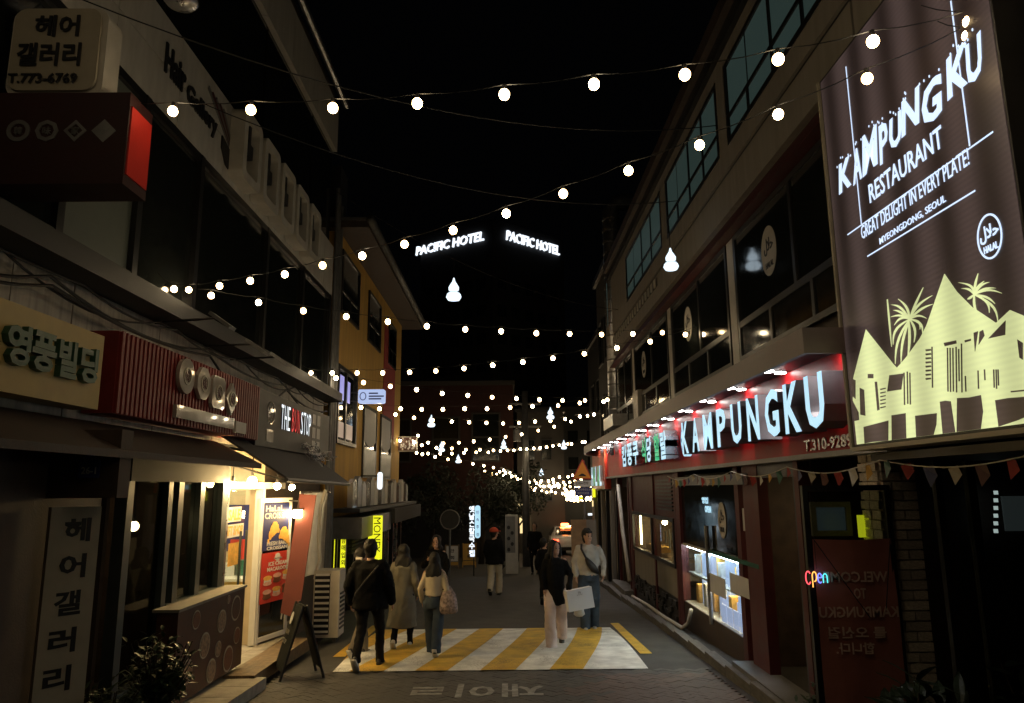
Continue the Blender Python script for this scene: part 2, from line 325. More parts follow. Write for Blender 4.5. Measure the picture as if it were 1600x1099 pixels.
for o_ in [sky]:
    n, m = 32, 10
    vs = [(500*math.cos(math.pi/2*j/m)*math.cos(2*math.pi*k/n), 60+500*math.cos(math.pi/2*j/m)*math.sin(2*math.pi*k/n), -20+420*math.sin(math.pi/2*j/m)) for j in range(m+1) for k in range(n)]
    o_.add(vs, [[j*n+(k+1) % n, j*n+k, (j+1)*n+k, (j+1)*n+(k+1) % n] for j in range(m) for k in range(n)])
# herringbone pavers: nearest 300 are pieces, the rest one joined mesh
bed = T('herringbone_paving', 'herringbone of small grey and reddish pavers in front of the striped hump', 'paving', (0, 8, g(8)))
del bed['label']; del bed['category']; bed['kind'] = 'structure'
pm = {}
for k, mt in (('a', M['paver']), ('b', M['paver_b'])):
    me = bpy.data.meshes.new('paver'); b = MB().box(.0018, .1982, .0018, .0982, -.012, .006)
    me.from_pydata([tuple(v) for v in b.v], [], b.f); me.materials.append(mt); pm[k] = me
cells = []
for n in range(-90, 90):
    for m_ in range(-50, 50):
        for (ox, oy, rot) in ((n+2*m_, n-2*m_, 0), (n+2*m_+3, n-2*m_-1, 1)):
            a = math.pi/4; x = (ox*math.cos(a)-oy*math.sin(a))*.1; y = (ox*math.sin(a)+oy*math.cos(a))*.1+8
            if -2.85 < x < 2.65 and 8.3 < y < 10.28: cells.append((y, x, rot))
cells.sort(key=lambda c: abs(c[0]-8.9)+.1*abs(c[1]))
rest = MB(); rest.T = Matrix.Identity(4); restb = MB()
TILT = Matrix.Rotation(-math.atan(SL), 4, 'X')
for i, (y, x, rot) in enumerate(cells):
    Mx = Matrix.Translation((x, y, g(y)+random.uniform(-.002, .002))) @ TILT @ Matrix.Rotation(math.pi/4+rot*math.pi/2, 4, 'Z')
    warm = x > 1.0+.5*noise.noise(Vector((x*2, y*2, 0))) and y < 10.1
    if i < 300:
        o = bpy.data.objects.new('paver', pm['b' if warm else 'a']); C.objects.link(o); o.parent = bed
        o.matrix_basis = ROOT[bed.name] @ Mx
    else:
        q = restb if warm else rest; q.T = Mx; q.box(.0018, .1982, .0018, .0982, -.012, .006)
mk('paver_field', rest, M['paver'], bed, 'stuff'); mk('paver_field', restb, M['paver_b'], bed, 'stuff')
# painted speed hump with slanting stripes
def gq(poly, dz): return [(x, y, g(y)+dz) for x, y in poly]
hw = MB(); ny, fy = 10.42, 14.2
def hz(y): return .012+.05*math.sin(math.pi*max(0, min(1, (y-ny)/(fy-ny))))
def stripe(b, xa, xb, sh, dz, N=12):
    vs = []; fs = []
    for i in range(N+1):
        t = i/N; y = ny+(fy-ny)*t; s_ = sh*(t+.12*math.sin(math.pi*t))
        a = max(-2.36, xa+s_); c = max(-2.36, min(1.88, xb+s_))
        vs += [(a, y, g(y)+hz(y)+dz), (max(c, a), y, g(y)+hz(y)+dz)]
    for i in range(N):
        if vs[2*i+1][0] > vs[2*i][0]+1e-5 or vs[2*i+3][0] > vs[2*i+2][0]+1e-5: fs.append([2*i, 2*i+1, 2*i+3, 2*i+2])
    return b.add(vs, fs)
hump = stripe(MB(), -2.36, 1.88, 0, 0)
hump_o = struct('road_hump_marking', hump, M['white_paint'])
ym = MB()
for xa, xb in ((-3.0, -2.56), (-2.14, -1.68), (-1.26, -.82), (-.38, .09), (.55, 1.0)): stripe(ym, xa, xb, .73, .004)
struct('hump_yellow_stripes', ym, M['yellow_paint'])
dash = MB()
for x in (1.97, -2.62):
    dash.add(gq([(x, 11.55), (x+.18, 11.55), (x+.16, 14.8), (x, 14.8)], .008), [(0, 1, 2, 3)])
struct('yellow_edge_lines', dash, M['yellow_paint'])
GR = Matrix.Translation((0.42, 9.62, g(9.62)+.0075)) @ TILT @ Matrix.Rotation(math.pi, 4, 'Z')
rt = MB(); text(rt, '재이ㄹ', GR, 0, 0, 1.58, .70, .002, .02)
rtm = mat('worn_white_paint', (.30,.30,.28), .8, var=.5, scale=9, bump=.5)
struct('road_lettering', rt, rtm)
# kerb and narrow pavement on the right
kb = T('kerb', '', 'kerb', (2.84, 8, g(8)))
for k_ in ('label', 'category'): del kb[k_]
kb['kind'] = 'structure'
y = 5.0
while y < 26:
    piece(kb, 'kerb_stone', (2.85, y+.49, g(y+.49)+.02), (.14, .975, .2), M['kerb']); y += .99
b = MB()
for i in range(22):
    y0 = 4+i; b.add([(2.925, y0, g(y0)+.10), (9, y0, g(y0)+.10), (9, y0+1, g(y0+1)+.10), (2.925, y0+1, g(y0+1)+.10)], [(0, 1, 2, 3)])
struct('pavement', b, M['joint'])
# ================================================================ LEFT BUILDING (grey, signs)
LX = -3.85
LB = T('corner_building', 'three storey building with white panel bands and dark glass, left foreground', 'building', (-5, 8, g(8)))
b = MB()
b.box(-12, LX-.02, -4, 15.3, 2.75, 10.9)                      # upper body
b.box(-12, -6.4, -4, 15.3, -1, 2.75)                          # behind the shops
b.box(-6.4, LX, -4, 6.9, -1, 2.75); b.box(-6.4, LX, 13.55, 15.3, -1, 2.75); b.box(-3.879, LX, 11.48, 13.55, -1, 2.75); b.box(-6.4, -3.879, 13.45, 13.55, -1, 2.75)
mk('wall', b, M['brown_wall'], LB)
mk('soffit', MB().box(-6.4, LX, 6.9, 11.3, 2.60, 2.74), M['dark'], LB)
b = MB(); b.box(LX, -3.45, -2, 15.25, 3.80, 3.98); b.box(LX, -3.62, -2, 15.25, 3.98, 4.06); mk('ledge', b, M['dark'], LB)
y = 2.2
i = 0
while y < 15:
    piece(LB, 'wall_tile', (-3.81, y+.4, 3.21), (.07+.006*(i % 2), .785, 1.16), M['tile_dirty']); y += .8; i += 1
y = 1.0
while y < 15:
    w_ = min(1.35, 15.25-y)
    piece(LB, 'band_panel', (-3.80, y+w_/2, 6.92), (.1, w_-.012, .56), M['tile'])
    piece(LB, 'band_panel', (-3.80+.002, y+w_/2, 6.36), (.1, w_-.012, .53), M['tile'])
    piece(LB, 'band_panel', (-3.80, y+w_/2, 9.95), (.1, w_-.012, 1.05), M['tile']); y += 1.35
mk('gutter_pipe', MB().tube([(-3.62, 0, 10.62), (-3.62, 15.4, 10.62)], .07), M['galv'], LB)
b = MB(); 
for yy in (3.3, 5.85, 7.1, 8.5, 11.05, 13.1, 15.15): b.box(-3.86, -3.74, yy-.05, yy+.05, 4.06, 6.09)
b.box(-3.86, -3.75, -2, 15.2, 4.06, 4.16); b.box(-3.86, -3.75, -2, 15.2, 6.0, 6.09); mk('window_frame', b, M['black'], LB)
for y0, y1 in ((.5, 3.3), (3.3, 5.85), (5.85, 7.1), (7.1, 8.5), (8.5, 11.05), (11.05, 13.1), (13.1, 15.15)):
    wm = M['dglass']
    if y0 == 5.85: wm = mat('grey_green_panel', (.13,.145,.13), .4, var=.1, bump=.02)
    mk('window', MB().box(-3.85, -3.80, y0+.05, y1-.05, 4.16, 6.0), wm, LB)
for y0, y1 in ((1, 4.2), (4.3, 7.4), (7.5, 10.6), (10.7, 13.4), (13.5, 15.1)):
    mk('window', MB().box(-3.87, -3.82, y0, y1, 7.3, 9.35), M['dglass'], LB)
for zz in (3.86, 3.7): pass
for dy in (0, .12, .3): mk('downpipe', MB().tube([(-3.72+dy*.1, 15.35+dy, g(15)), (-3.72+dy*.1, 15.35+dy, 8.6-dy)], .045), M['grey'], LB)
mk('pier', MB().box(-3.86, -3.72, 4.6, 6.85, -.4, 2.62), M['brown_wall'], LB)
mk('door_frame', MB().box(-3.74, -3.66, 5.25, 5.33, -.3, 2.5).box(-3.74, -3.66, 4.0, 4.08, -.3, 2.5).box(-3.75, -3.67, 4.08, 5.25, 2.4, 2.5), M['dark_frame'], LB)
mk('door', MB().box(-3.725, -3.70, 4.08, 5.25, -.3, 2.4), M['dglass'], LB)
# long dark eave over the shops
ev = MB(); ev.add([(-3.72, 3, 2.62), (-3.12, 3, 2.33), (-3.12, 9.4, 2.33), (-3.72, 9.4, 2.62), (-3.72, 3, 2.56), (-3.12, 3, 2.27), (-3.12, 9.4, 2.27), (-3.72, 9.4, 2.56)],
                  [(0, 3, 2, 1), (4, 5, 6, 7), (0, 1, 5, 4), (2, 3, 7, 6), (1, 2, 6, 5), (0, 4, 7, 3)])
setl(mk('eave', ev, M['wood_dark']), 'dark sloping eave board under the mustard and red signs', 'eave')
# sagging black cables along the ledge
for k, (z0, sag, n) in enumerate(((3.76, .22, 5), (3.72, .3, 4), (3.79, .12, 7), (3.68, .36, 4))):
    pts = []
    for i in range(n):
        for t in range(8):
            f_ = (i+t/8)/n; pts.append((-3.66+.012*k, 2.5+12.6*f_, z0-sag*(.6+.4*math.sin(i*2.3+k))*4*(t/8)*(1-t/8)-.02*k))
    setl(mk('cable', MB().tube(pts, .011+.004*(k % 2), 6), M['cable']), ['black cable drooping deepest over the stained tiles by the mustard sign', 'second black cable in long loops below the dark ledge', 'nearly straight black cable hugging the dark ledge', 'lowest black cable looping across the pale tiles'][k], 'cable')
shift(.22)
# shop windows (dark, left of the doorway)
SW = T('shop_window', 'row of narrow slate-framed shop windows left of the lit doorway', 'window', (-3.75, 8.2, g(8)))
def wframe(yy, w_): return MB().box(-3.80, -3.68, yy-w_/2, yy+w_/2, .12, 2.1)
for yy, w_ in ((6.95, .12), (7.80, .10), (8.06, .12), (8.64, .12), (9.34, .16)): mk('mullion', wframe(yy, w_), M['dark_frame'], SW)
mk('head', MB().box(-3.82, -3.66, 6.89, 9.42, 2.1, 2.42), M['far_wall'], SW)
mk('sill', MB().box(-3.82, -3.64, 7.86, 9.42, .62, .80), M['dark_frame'], SW)
mk('lower_panel', MB().box(-3.80, -3.72, 7.86, 9.42, -.4, .62), M['dark'], SW)
for y0, y1, z0 in ((7.01, 7.75, .14), (7.85, 8.0, .8), (8.12, 8.58, .8), (8.70, 9.26, .8)):
    mk('pane', MB().box(-3.755, -3.745, y0, y1, z0, 2.1), GLT, SW)
mk('lower_sill', MB().box(-3.82, -3.68, 6.89, 7.86, -.3, .12), M['dark_frame'], SW)
# dim room behind with shelves and posters
rm = T('shop_interior', 'dim brown room seen through the slate-framed windows', 'room', (-5, 8.2, 0))
mk('wall', MB().box(-5.6, -5.5, 6.9, 9.35, -.35, 2.6).box(-5.5, LX, 6.84, 6.9, -.35, 2.6).box(-5.6, LX, 9.352, 9.40, -.35, 2.6), M['brown_wall'], rm)
mk('floor', MB().box(-5.5, LX, 6.9, 9.35, -.4, -.34), M['wood_dark'], rm)
for k in range(4): mk('shelf', MB().box(-5.5, -5.2, 7.0, 9.3, .5+.42*k, .53+.42*k), M['wood'], rm)
b = MB()
for k in range(40): b.cbox((-5.33, 7.1+random.random()*2.1, .61+.42*random.randrange(4)), (.12, .1, .16))
mk('goods', b, M['card'], rm, 'stuff')
for k, (yy, z) in enumerate(((7.98, 1.62), (8.8, 1.98))):
    p = T('pendant_lamp', ['round warm pendant bulb glowing low behind the second dark pane', 'round warm pendant bulb high behind the last dark pane'][k], 'lamp', (-4.15, yy, z), 'pendant lamps behind the dark shop windows')
    b = MB(); b.smooth = True; mk('bulb', b.sphere((-4.15, yy, z), .055, 16, 10), E['dim_bulb'], p)
    mk('cord', MB().tube([(-4.15, yy, z+.1), (-4.15, yy, 2.6)], .006, 6), M['black'], p)
    mk('socket', MB().tube([(-4.15, yy, z+.04), (-4.15, yy, z+.12)], .02, 8), M['black'], p)
# ================================================================ CROISSANT SHOP: lit doorway
SH = T('croissant_shop', 'brightly lit shop doorway with yellow counter inside', 'shop', (-4.6, 10.2, -.25))
b = MB(); b.box(-6.3, -6.2, 9.42, 12.95, -.25, 2.55).box(-6.2, LX+.1, 9.40, 9.44, -.25, 2.55).box(-6.2, -3.88, 12.90, 12.94, -.25, 2.55).box(-6.2, LX, 9.44, 12.9, 2.5, 2.56).box(-3.93, -3.88, 11.0, 12.9, -.25, 2.5)
mk('wall', b, M['cream_wall'], SH)
b = MB().box(-6.2, -3.71, 9.40, 12.94, -.30, -.238); mk('floor', b, M['stone'], SH)
mk('ceiling_lamp', MB().box(-5.6, -4.3, 9.8, 12.6, 2.44, 2.46), emis('shop_ceiling_lamp', (1,.80,.46), 7), SH)
mk('wall_return', MB().box(-3.93, LX+.12, 10.97, 10.995, -.25, 2.5), M['cream_wall'], SH)
mk('counter', MB().box(-6.0, -3.94, 11.5, 12.3, -.238, .60), M['counter'], SH)
mk('counter_top', MB().box(-6.05, -3.935, 11.45, 12.35, .60, .64), M['white'], SH)
mk('back_print', MB().box(-6.19, -6.18, 9.5, 12.85, .9, 2.1), M['navy'], SH)
b = MB(); b.box(-5.6, -4.12, 12.885, 12.895, .95, 1.75); mk('side_print', b, M['navy'], SH)
mk('poster', MB().box(-4.9, -4.6, 12.87, 12.88, .75, 1.15), M['poster_red'], SH)
for k in range(5):
    mk('wire_rack', MB().tube([(-5.4, 11.72, .67+.04*k), (-4.5, 11.72, .67+.04*k)], .005, 5), M['silver'], SH)
for k in range(3): mk('snack_box', MB().box(-4.9+.25*k, -4.7+.25*k, 11.9, 12.1, .64, .78+.05*k), [M['poster_red'], M['paper'], M['teal']][k], SH)
mk('head_beam', MB().box(-3.84, -3.68, 9.42, 11.9, 2.02, 2.12), M['off_white'], SH)
b = MB().box(-3.80, -3.68, 9.425, 9.49, -.23, 2.02); mk('door_post', b, M['silver'], SH)
mk('door_post', MB().box(-3.80, -3.68, 10.84, 10.92, -.23, 2.02), M['white'], SH)
# sliding glass door, standing half open, with window lettering and two dark pull bars
dg = T('glass_door', 'clear glass door with two long dark pull bars in the lit doorway', 'door', (-3.74, 10.0, -.2))
mk('pane', MB().box(-3.747, -3.737, 9.5, 10.25, -.18, 2.0), GL, dg)
mk('bottom_rail', MB().box(-3.76, -3.72, 9.5, 10.25, -.225, -.10), M['white'], dg)
for yy in (9.98, 10.2): mk('pull_bar', MB().tube([(-3.68, yy, .60), (-3.68, yy, 1.45)], .017, 8), M['dark_frame'], dg)
tb = MB(); Fd = FL(-3.735, 9.5, 0); tb.mi = 0
text(tb, 'SALE', Fd, .14, 1.60, .42, .15, .004, .03); mk('lettering', tb, M['bun'], dg)
tb = MB(); text(tb, 'GIFT SHOP', Fd, .03, 1.40, .66, .13, .004, .03); mk('lettering', tb, M['bun'], dg)
tb = MB(); rect(tb, Fd, .10, .60, 1.58, 1.78, .002); rect(tb, Fd, .01, .72, 1.375, 1.55, .002); mk('sticker', tb, M['paper'], dg)
mk('sticker', rect(MB(), Fd, .2, .66, 1.0, 1.3, .002), M['bun'], dg)
Q_ = lambda v: DEFT[0] @ v
# open door leaf with the two posters
a0 = Vector((-3.70, 10.80, 0)); a1 = Vector((-3.47, 11.62, 0))
Fl = fr((a0.x, a0.y, 0), (a1-a0), (0, 0, 1)); Lw = (a1-a0).length
lf = T('open_door', 'white framed door leaf swung open carrying croissant and macaroon posters', 'door', (a0.x, a0.y, -.2))
b = MB(); frame_rect(b, Fl, 0, Lw, -.20, 1.88, .07, .04, -.04); mk('frame', b, M['white'], lf)
mk('pane', rect(MB(), Fl, .07, Lw-.07, -.13, 1.81, .006, -.02), M['dglass'], lf)
mk('handle', MB(Fl).box(Lw-.22, Lw-.04, .98, 1.0, .0, .03), M['silver'], lf)
pk = mk('croissant_poster', rect(MB(), Fl, .09, Lw-.09, 1.10, 1.80, .004, .0), M['navy'], lf)
for s, u, v, w_, hh in (('HaLaL', .13, 1.68, .48, .09), ('CROISSANT', .11, 1.57, .80, .09), ('FRESH BAKED', .2, 1.17, .62, .06), ('CROISSANT', .2, 1.105, .62, .05)):
    tb = MB(); text(tb, s, Fl, u, v, w_, hh, .003, .02, .004); mk('lettering', tb, M['paper'], pk)
tb = MB()
for cx, cz, a_, s_ in ((.36, 1.42, .5, 1), (.66, 1.33, -.45, 1.05)):
    for t in range(-3, 4):
        r_ = (.105-.012*abs(t)**1.6)*s_; ux = cx+math.cos(a_+math.pi/2*0)*t*.05; vz = cz+math.sin(a_)*t*.05+.012*t*t*(-1)
        disc(tb, Fl, ux, vz, r_*.55, r_, .006+.002*(3-abs(t)), 14, .004)
mk('croissant_print', tb, M['bun'], pk)
rp = mk('macaroon_poster', rect(MB(), Fl, .07, Lw-.12, .34, 1.07, .006, .012), M['poster_red'], lf)
tb = MB(); disc(tb, Fl, .48, .99, .07, .06, .003, 20, .018); text(tb, 'ICE CREAM', Fl, .25, .87, .50, .06, .003, .02, .018); text(tb, 'MACAROON', Fl, .22, .79, .56, .06, .003, .02, .018); mk('lettering', tb, M['paper'], rp)
for i in range(3):
    for j in range(2):
        u = .24+.25*i; v = .655+.02*i-.2*j
        mk('macaroon_print', disc(MB(), Fl, u, v+.045, .11, .035, .004, 16, .018), [M['bun'], M['pink']][(i+j) % 2] if i < 2 or j == 0 else M['bun_dark'], rp)
        mk('macaroon_print', disc(MB(), Fl, u, v-.035, .11, .03, .004, 16, .018), [M['pink'], M['bun_dark']][(i+j) % 2], rp)
        mk('filling_print', rect(MB(), Fl, u-.09, u+.09, v-.02, v+.02, .003, .018), M['bun_dark'] if (i+j) % 2 else M['paper'], rp)
shift()
# bulbs under the awning + wall lantern
for k, (px, py, Y, r_) in enumerate(((362, 757, 9.75, .04), (394, 752, 9.9, .06), (433, 760, 10.9, .05), (456, 762, 11.4, .045))):
    c = atY(px, py, Y); c.x = max(c.x, -3.6)
    L_ = T('awning_lamp', ['small bare warm lamp nearest the dark windows under the awning', 'largest bare warm lamp glaring over the doorway', 'bare warm lamp above the hinge of the open door', 'last bare warm lamp under the awning above the macaroon door'][k], 'lamp', c, 'bare lamps under the shop awning')
    b = MB(); b.smooth = True; mk('bulb', b.sphere(c, r_, 16, 10), E['shop'], L_)
    mk('socket', MB().tube([c+Vector((0, 0, r_*.8)), c+Vector((0, 0, r_+.07))], .022, 8), M['dark'], L_)
    mk('stem', MB().tube([c+Vector((0, 0, r_+.07)), (c.x, c.y, 2.45)], .008, 6), M['dark'], L_)
c = atY(466, 803, 11.95)
L_ = T('wall_lantern', 'square warm lantern glowing beside the open door above the red banner', 'lamp', c)
mk('lamp_glass', MB().cbox(c, (.13, .13, .12)), E['lantern'], L_); mk('cap', MB().cbox(c+Vector((0, 0, .075)), (.17, .17, .025)), M['black'], L_)
mk('bracket', MB().tube([c+Vector((0, 0, .09)), c+Vector((0, 0, .2)), (-3.7, c.y, c.z+.22)], .012, 6), M['black'], L_)
b = MB()
b.add([(-3.74, 9.3, 2.78), (-2.86, 9.6, 2.17), (-2.86, 13.4, 2.13), (-3.74, 13.6, 2.74), (-3.74, 9.3, 2.75), (-2.86, 9.6, 2.14), (-2.86, 13.4, 2.10), (-3.74, 13.6, 2.71)], [(0, 3, 2, 1), (4, 5, 6, 7), (0, 1, 5, 4), (2, 3, 7, 6), (1, 2, 6, 5), (0, 4, 7, 3)])
aw = T('awning', 'sloping grey fabric awning over the lit croissant doorway', 'awning', (-3.7, 11.4, 2.4))
mk('canvas', b, M['fabric_awn'], aw); mk('front_bar', MB().tube([(-2.86, 9.6, 2.13), (-2.86, 13.42, 2.09)], .028), M['grey'], aw)
for yy in (9.7, 11.5, 13.3): mk('support_arm', MB().tube([(-2.9, yy, 2.13), (-3.7, yy, 2.35)], .015, 6), M['grey'], aw)
# tangle of silver wires at the end of the awning
b = MB()
for k in range(16):
    p = Vector((-3.45+random.uniform(-.1, .2), 12.6+random.uniform(-.3, .6), 2.62+random.uniform(-.05, .12))); pts = [p]
    for i in range(5): p = p+Vector((random.uniform(.0, .10), random.uniform(-.15, .25), random.uniform(-.10, .05))); pts.append(p)
    b.tube(pts, .008, 5)
setl(mk('wire_bundle', b, M['silver']), 'tangle of pale wires lying on the end of the grey awning', 'wires')
shift(.33)
# steps
def dz(y, h): return g(y)+h
st = T('stone_step', 'long low stone step running below the menu board', 'step', (-3.3, 7, g(7)))
for i in range(8):
    y0 = 5+i*.5; mk('slab', MB().add([(-3.72, y0, g(y0)-.05), (-2.95, y0, g(y0)-.05), (-2.95, y0+.492, g(y0+.5)-.05), (-3.72, y0+.492, g(y0+.5)-.05), (-3.72, y0, dz(y0, .12)), (-2.95, y0, dz(y0, .12)), (-2.95, y0+.492, dz(y0+.5, .12)), (-3.72, y0+.492, dz(y0+.5, .12))], [(0,3,2,1),(4,5,6,7),(0,1,5,4),(2,3,7,6),(1,2,6,5),(0,4,7,3)]), M['stone'], st)
st = T('threshold_step', 'pale stone threshold strip in front of the lit doorway', 'step', (-3.6, 10, g(10)))
for i in range(6):
    y0 = 9.0+i*.5; mk('slab', MB().box(-3.70, -3.46, y0, y0+.49, g(10)-.05, -.235+.003*(i % 2)), M['stone'], st)
dk = T('wooden_ramp', 'low wooden platform lying in front of the lit doorway', 'ramp', (-3.25, 10.2, g(10)))
for i in range(5):
    x0 = -3.45+i*.076; mk('plank', MB().add([(x0, 8.92, g(8.92)+.02), (x0+.073, 8.92, g(8.92)+.02), (x0+.073, 11.4, g(11.4)+.02), (x0, 11.4, g(11.4)+.02), (x0, 8.92, -.2), (x0+.073, 8.92, -.2), (x0+.073, 11.4, -.245), (x0, 11.4, -.245)], [(0,3,2,1),(4,5,6,7),(0,1,5,4),(2,3,7,6),(1,2,6,5),(0,4,7,3)]), M['wood'], dk)
# menu board with dishes
mbx = T('menu_board', 'low boxed menu board printed with round dishes beside the doorway', 'menu board', (-3.5, 8.6, g(8)))
mk('box', MB().box(-3.62, -3.40, 7.45, 9.36, -.16, .77), M['menu'], mbx)
mk('top_ledge', MB().box(-3.66, -3.38, 7.42, 9.38, .77, .80), M['beige'], mbx)
FM_ = FL(-3.40, 7.45, 0)
for u, v, r_ in ((1.18, .48, .13), (1.62, .56, .15), (1.36, .70, .05), (.72, .30, .14), (1.12, .18, .09), (1.70, .22, .10), (1.45, .0, .15), (.95, -.02, .13), (.45, .62, .10), (.30, .12, .13)):
    d_ = mk('plate', disc(MB(), FM_, u, v, r_, r_, .005, 24), M['beige_sign'], mbx)
    mk('dish', disc(MB(), FM_, u, v, r_*.86, r_*.86, .004, 24, .005), random.choice([M['dish'], M['bun_dark'], M['menu']]), d_)
shift()
# vertical hair-salon board
A = Vector((-3.65, 6.0, 0)); B = Vector((-3.415, 6.30, 0)); Fb = fr((A.x, A.y, 0), B-A); W_ = (B-A).length
vb = T('hair_salon_board', 'tall narrow cream board with large Korean letters stacked down it', 'sign', (-3.55, 6.1, g(6)))
mk('board', MB(Fb).box(0, W_, .28, 1.88, -.06, 0), M['beige_sign'], vb)
for k, ch in enumerate('헤어갤러리'): mk('letter', (lambda q: (text(q, ch, Fb, .11-.012*k, 1.63-.285*k-.03, .20, .19, .004, .03), q)[1])(MB()), M['ink'], vb)
# address plate
ap = T('address_plate', 'small house-shaped plate numbered 26-1 above the salon board', 'plate', (-3.6, 6.05, 2.1))
c0 = atY(122, 747, 6.0); c1 = atY(155, 747, 6.0); hgt = (atY(122, 709, 6.0)-c0).z; ww = c1.x-c0.x; Fa = FF(c0.x, 6.0, c0.z)
mk('plate', MB().prism([(0, 0), (ww, 0), (ww, hgt*.75), (ww/2, hgt), (0, hgt*.75)], .01, Fa), M['sign_blue'], ap)
b = MB(); text(b, '26-1', Fa, ww*.15, hgt*.15, ww*.7, hgt*.3, .003, .02, .01); b.add(*(lambda q: (q.v, q.f))(MB())) ; mk('number', b, M['paper'], ap)
mk('wall_stub', MB().box(-3.9, -3.15, 6.015, 6.2, 1.95, 2.5), M['brown_wall'], ap)
# mustard sign
ms = T('mustard_sign', 'flat mustard signboard with raised dark green Korean letters', 'sign', (-3.6, 5.2, 3.0))
p0 = atX(-60, 700, -3.5)
mk('panel', MB().box(-3.72, -3.5, 3.4, 6.25, 2.69, 3.33), M['yellow_sign'], ms)
Fy = FL(-3.5, 0, 0)
for ch, pa, pb in (('영', (-8, 515), (32, 560)), ('풍', (34, 520), (74, 572)), ('빌', (78, 530), (108, 584)), ('딩', (114, 545), (142, 592))):
    ya = atX(pa[0], 600, -3.5).y; yb = atX(pb[0], 600, -3.5).y
    b = MB(); text(b, ch, Fy, ya, 2.88, yb-ya, .30, .05, .035); mk('letter', b, M['green_letter'], ms)
# red corrugated sign
rs = T('red_corrugated_sign', 'red corrugated box signboard with four pale round emblems', 'sign', (-3.6, 8.2, 3.0))
y0r, y1r = 6.42, 10.15
mk('box', MB().box(-3.74, -3.47, y0r, y1r, 2.68, 3.42), M['red_sign'], rs)
n_ = 46
for i in range(n_): piece(rs, 'slat', (-3.455, y0r+(i+.5)*(y1r-y0r)/n_, 3.05), (.03, (y1r-y0r)/n_*.55, .735), M['red_sign'])
Fr_ = FL(-3.43, 0, 0)
def emb(k, px, py, shape):
    c = atX(px, py, -3.43); r_ = .19
    b = MB()
    if shape == 0: poly = [(c.y+r_*math.cos(t*math.pi/12), c.z+r_*math.sin(t*math.pi/12)) for t in range(24)]
    elif shape == 1: poly = [(c.y+r_*math.cos(t*math.pi/4+math.pi/8), c.z+r_*1.02*math.sin(t*math.pi/4+math.pi/8)) for t in range(8)]
    elif shape == 2: poly = [(c.y+sx*(r_-(.05 if q else 0)), c.z+sy*(r_-(0 if q else .05))) for sx, sy, q in ((1,1,0),(1,1,1),(-1,1,1),(-1,1,0),(-1,-1,0),(-1,-1,1),(1,-1,1),(1,-1,0))]
    else: poly = [(c.y+r_, c.z), (c.y, c.z+r_*1.05), (c.y-r_, c.z), (c.y, c.z-r_*1.05)]
    if shape == 2: poly = [poly[i] for i in range(8)]
    e = mk('emblem', b.prism(poly, .04, Fr_), M['acrylic'], rs)
    b = MB(); ring(b, Fr_, c.y, c.z, r_*.5, r_*.5, .02, .01, 20, .04); mk('emblem_ring', b, M['beige_sign'], e)
    b = MB(); text(b, '韓味家食'[k], Fr_, c.y-.06, c.z-.06, .12, .12, .006, .0, .04); mk('emblem_mark', b, M['maroon'], e)
for k, (px, py) in enumerate(((287, 588), (314, 600), (337, 614), (358, 624))): emb(k, px, py, k)
pa = atX(272, 635, -3.43); pb = atX(363, 655, -3.43)
mk('name_strip', MB().box(-3.44, -3.40, pa.y, pb.y, 2.745, 2.88), M['acrylic'], rs)
mk('side_plate', MB().box(-3.44, -3.40, pb.y+.06, pb.y+.42, 2.72, 2.86), M['off_white'], rs)
# black sign THE BUN STOP
bs = T('black_shop_sign', 'black signboard with THE BUN STOP in white and red letters', 'sign', (-3.6, 12.5, 3.0))
mk('box', MB().box(-3.74, -3.5, 10.22, 14.4, 2.62, 3.42), M['dark'], bs)
Fs = FL(-3.5, 0, 0)
def yx(px, X=-3.48): return X*F/(px-791)
for s, a_, b_, mt in (('THE', 440, 455.5, E['neon_w']), ('BUN', 457, 470, E['red_l']), ('STOP', 471, 487.5, E['neon_w'])):
    ua, ub = yx(a_), yx(b_); n = len(s); st_ = (ub-ua)/n
    for i, ch in enumerate(s):
        q = MB(); text(q, ch, Fs, ua+i*st_, 2.93, st_*.74, .38, .012, -.004, side=1); mk('letter', q, [mt, M['ink']], bs)
q = MB(); ring(q, Fs, yx(425), 3.13, .17, .17, .02, .01); text(q, 'HALAL', Fs, yx(425)-.12, 3.04, .24, .06, .006, .01); text(q, HALAL, Fs, yx(425)-.11, 3.11, .22, .12, .006, .01); mk('emblem', q, M['acrylic'], bs)
mk('notice', rect(MB(), Fs, yx(419), yx(430), 2.70, 2.88, .006), M['acrylic'], bs)
for r0 in range(3):
    for c_ in range(2): mk('character_plate', rect(MB(), Fs, 13.15+.32*c_, 13.38+.32*c_, 2.68+.24*r0, 2.87+.24*r0, .006), M['grey'], bs)
# upper left blade signs
h1 = T('salon_blade_sign', 'rounded cream blade sign for a hair gallery with phone number', 'sign', (-3.2, 5.0, 4.8))
def rrect(x0, x1, y0, y1, r_, k=5):
    P = []
    for cx, cy, a0_ in ((x1-r_, y1-r_, 0), (x0+r_, y1-r_, 90), (x0+r_, y0+r_, 180), (x1-r_, y0+r_, 270)):
        for i in range(k+1): a_ = R(a0_+90*i/k); P.append((cx+r_*math.cos(a_), cy+r_*math.sin(a_)))
    return P
pa = atY(8, 140, 5.0); pb = atY(157, 12, 5.0)
Fh = FF(0, 5.0, 0)
mk('frame', MB().prism(rrect(pa.x-.03, pb.x+.05, pa.z-.04, pb.z+.02, .1), .2, FF(0, 5.24, 0)), M['off_white'], h1)
mk('face', MB().prism(rrect(pa.x, pb.x+.01, pa.z, pb.z, .09), .02, FF(0, 5.03, 0)), M['beige_sign'], h1)
wd = pb.x-pa.x; hd = pb.z-pa.z
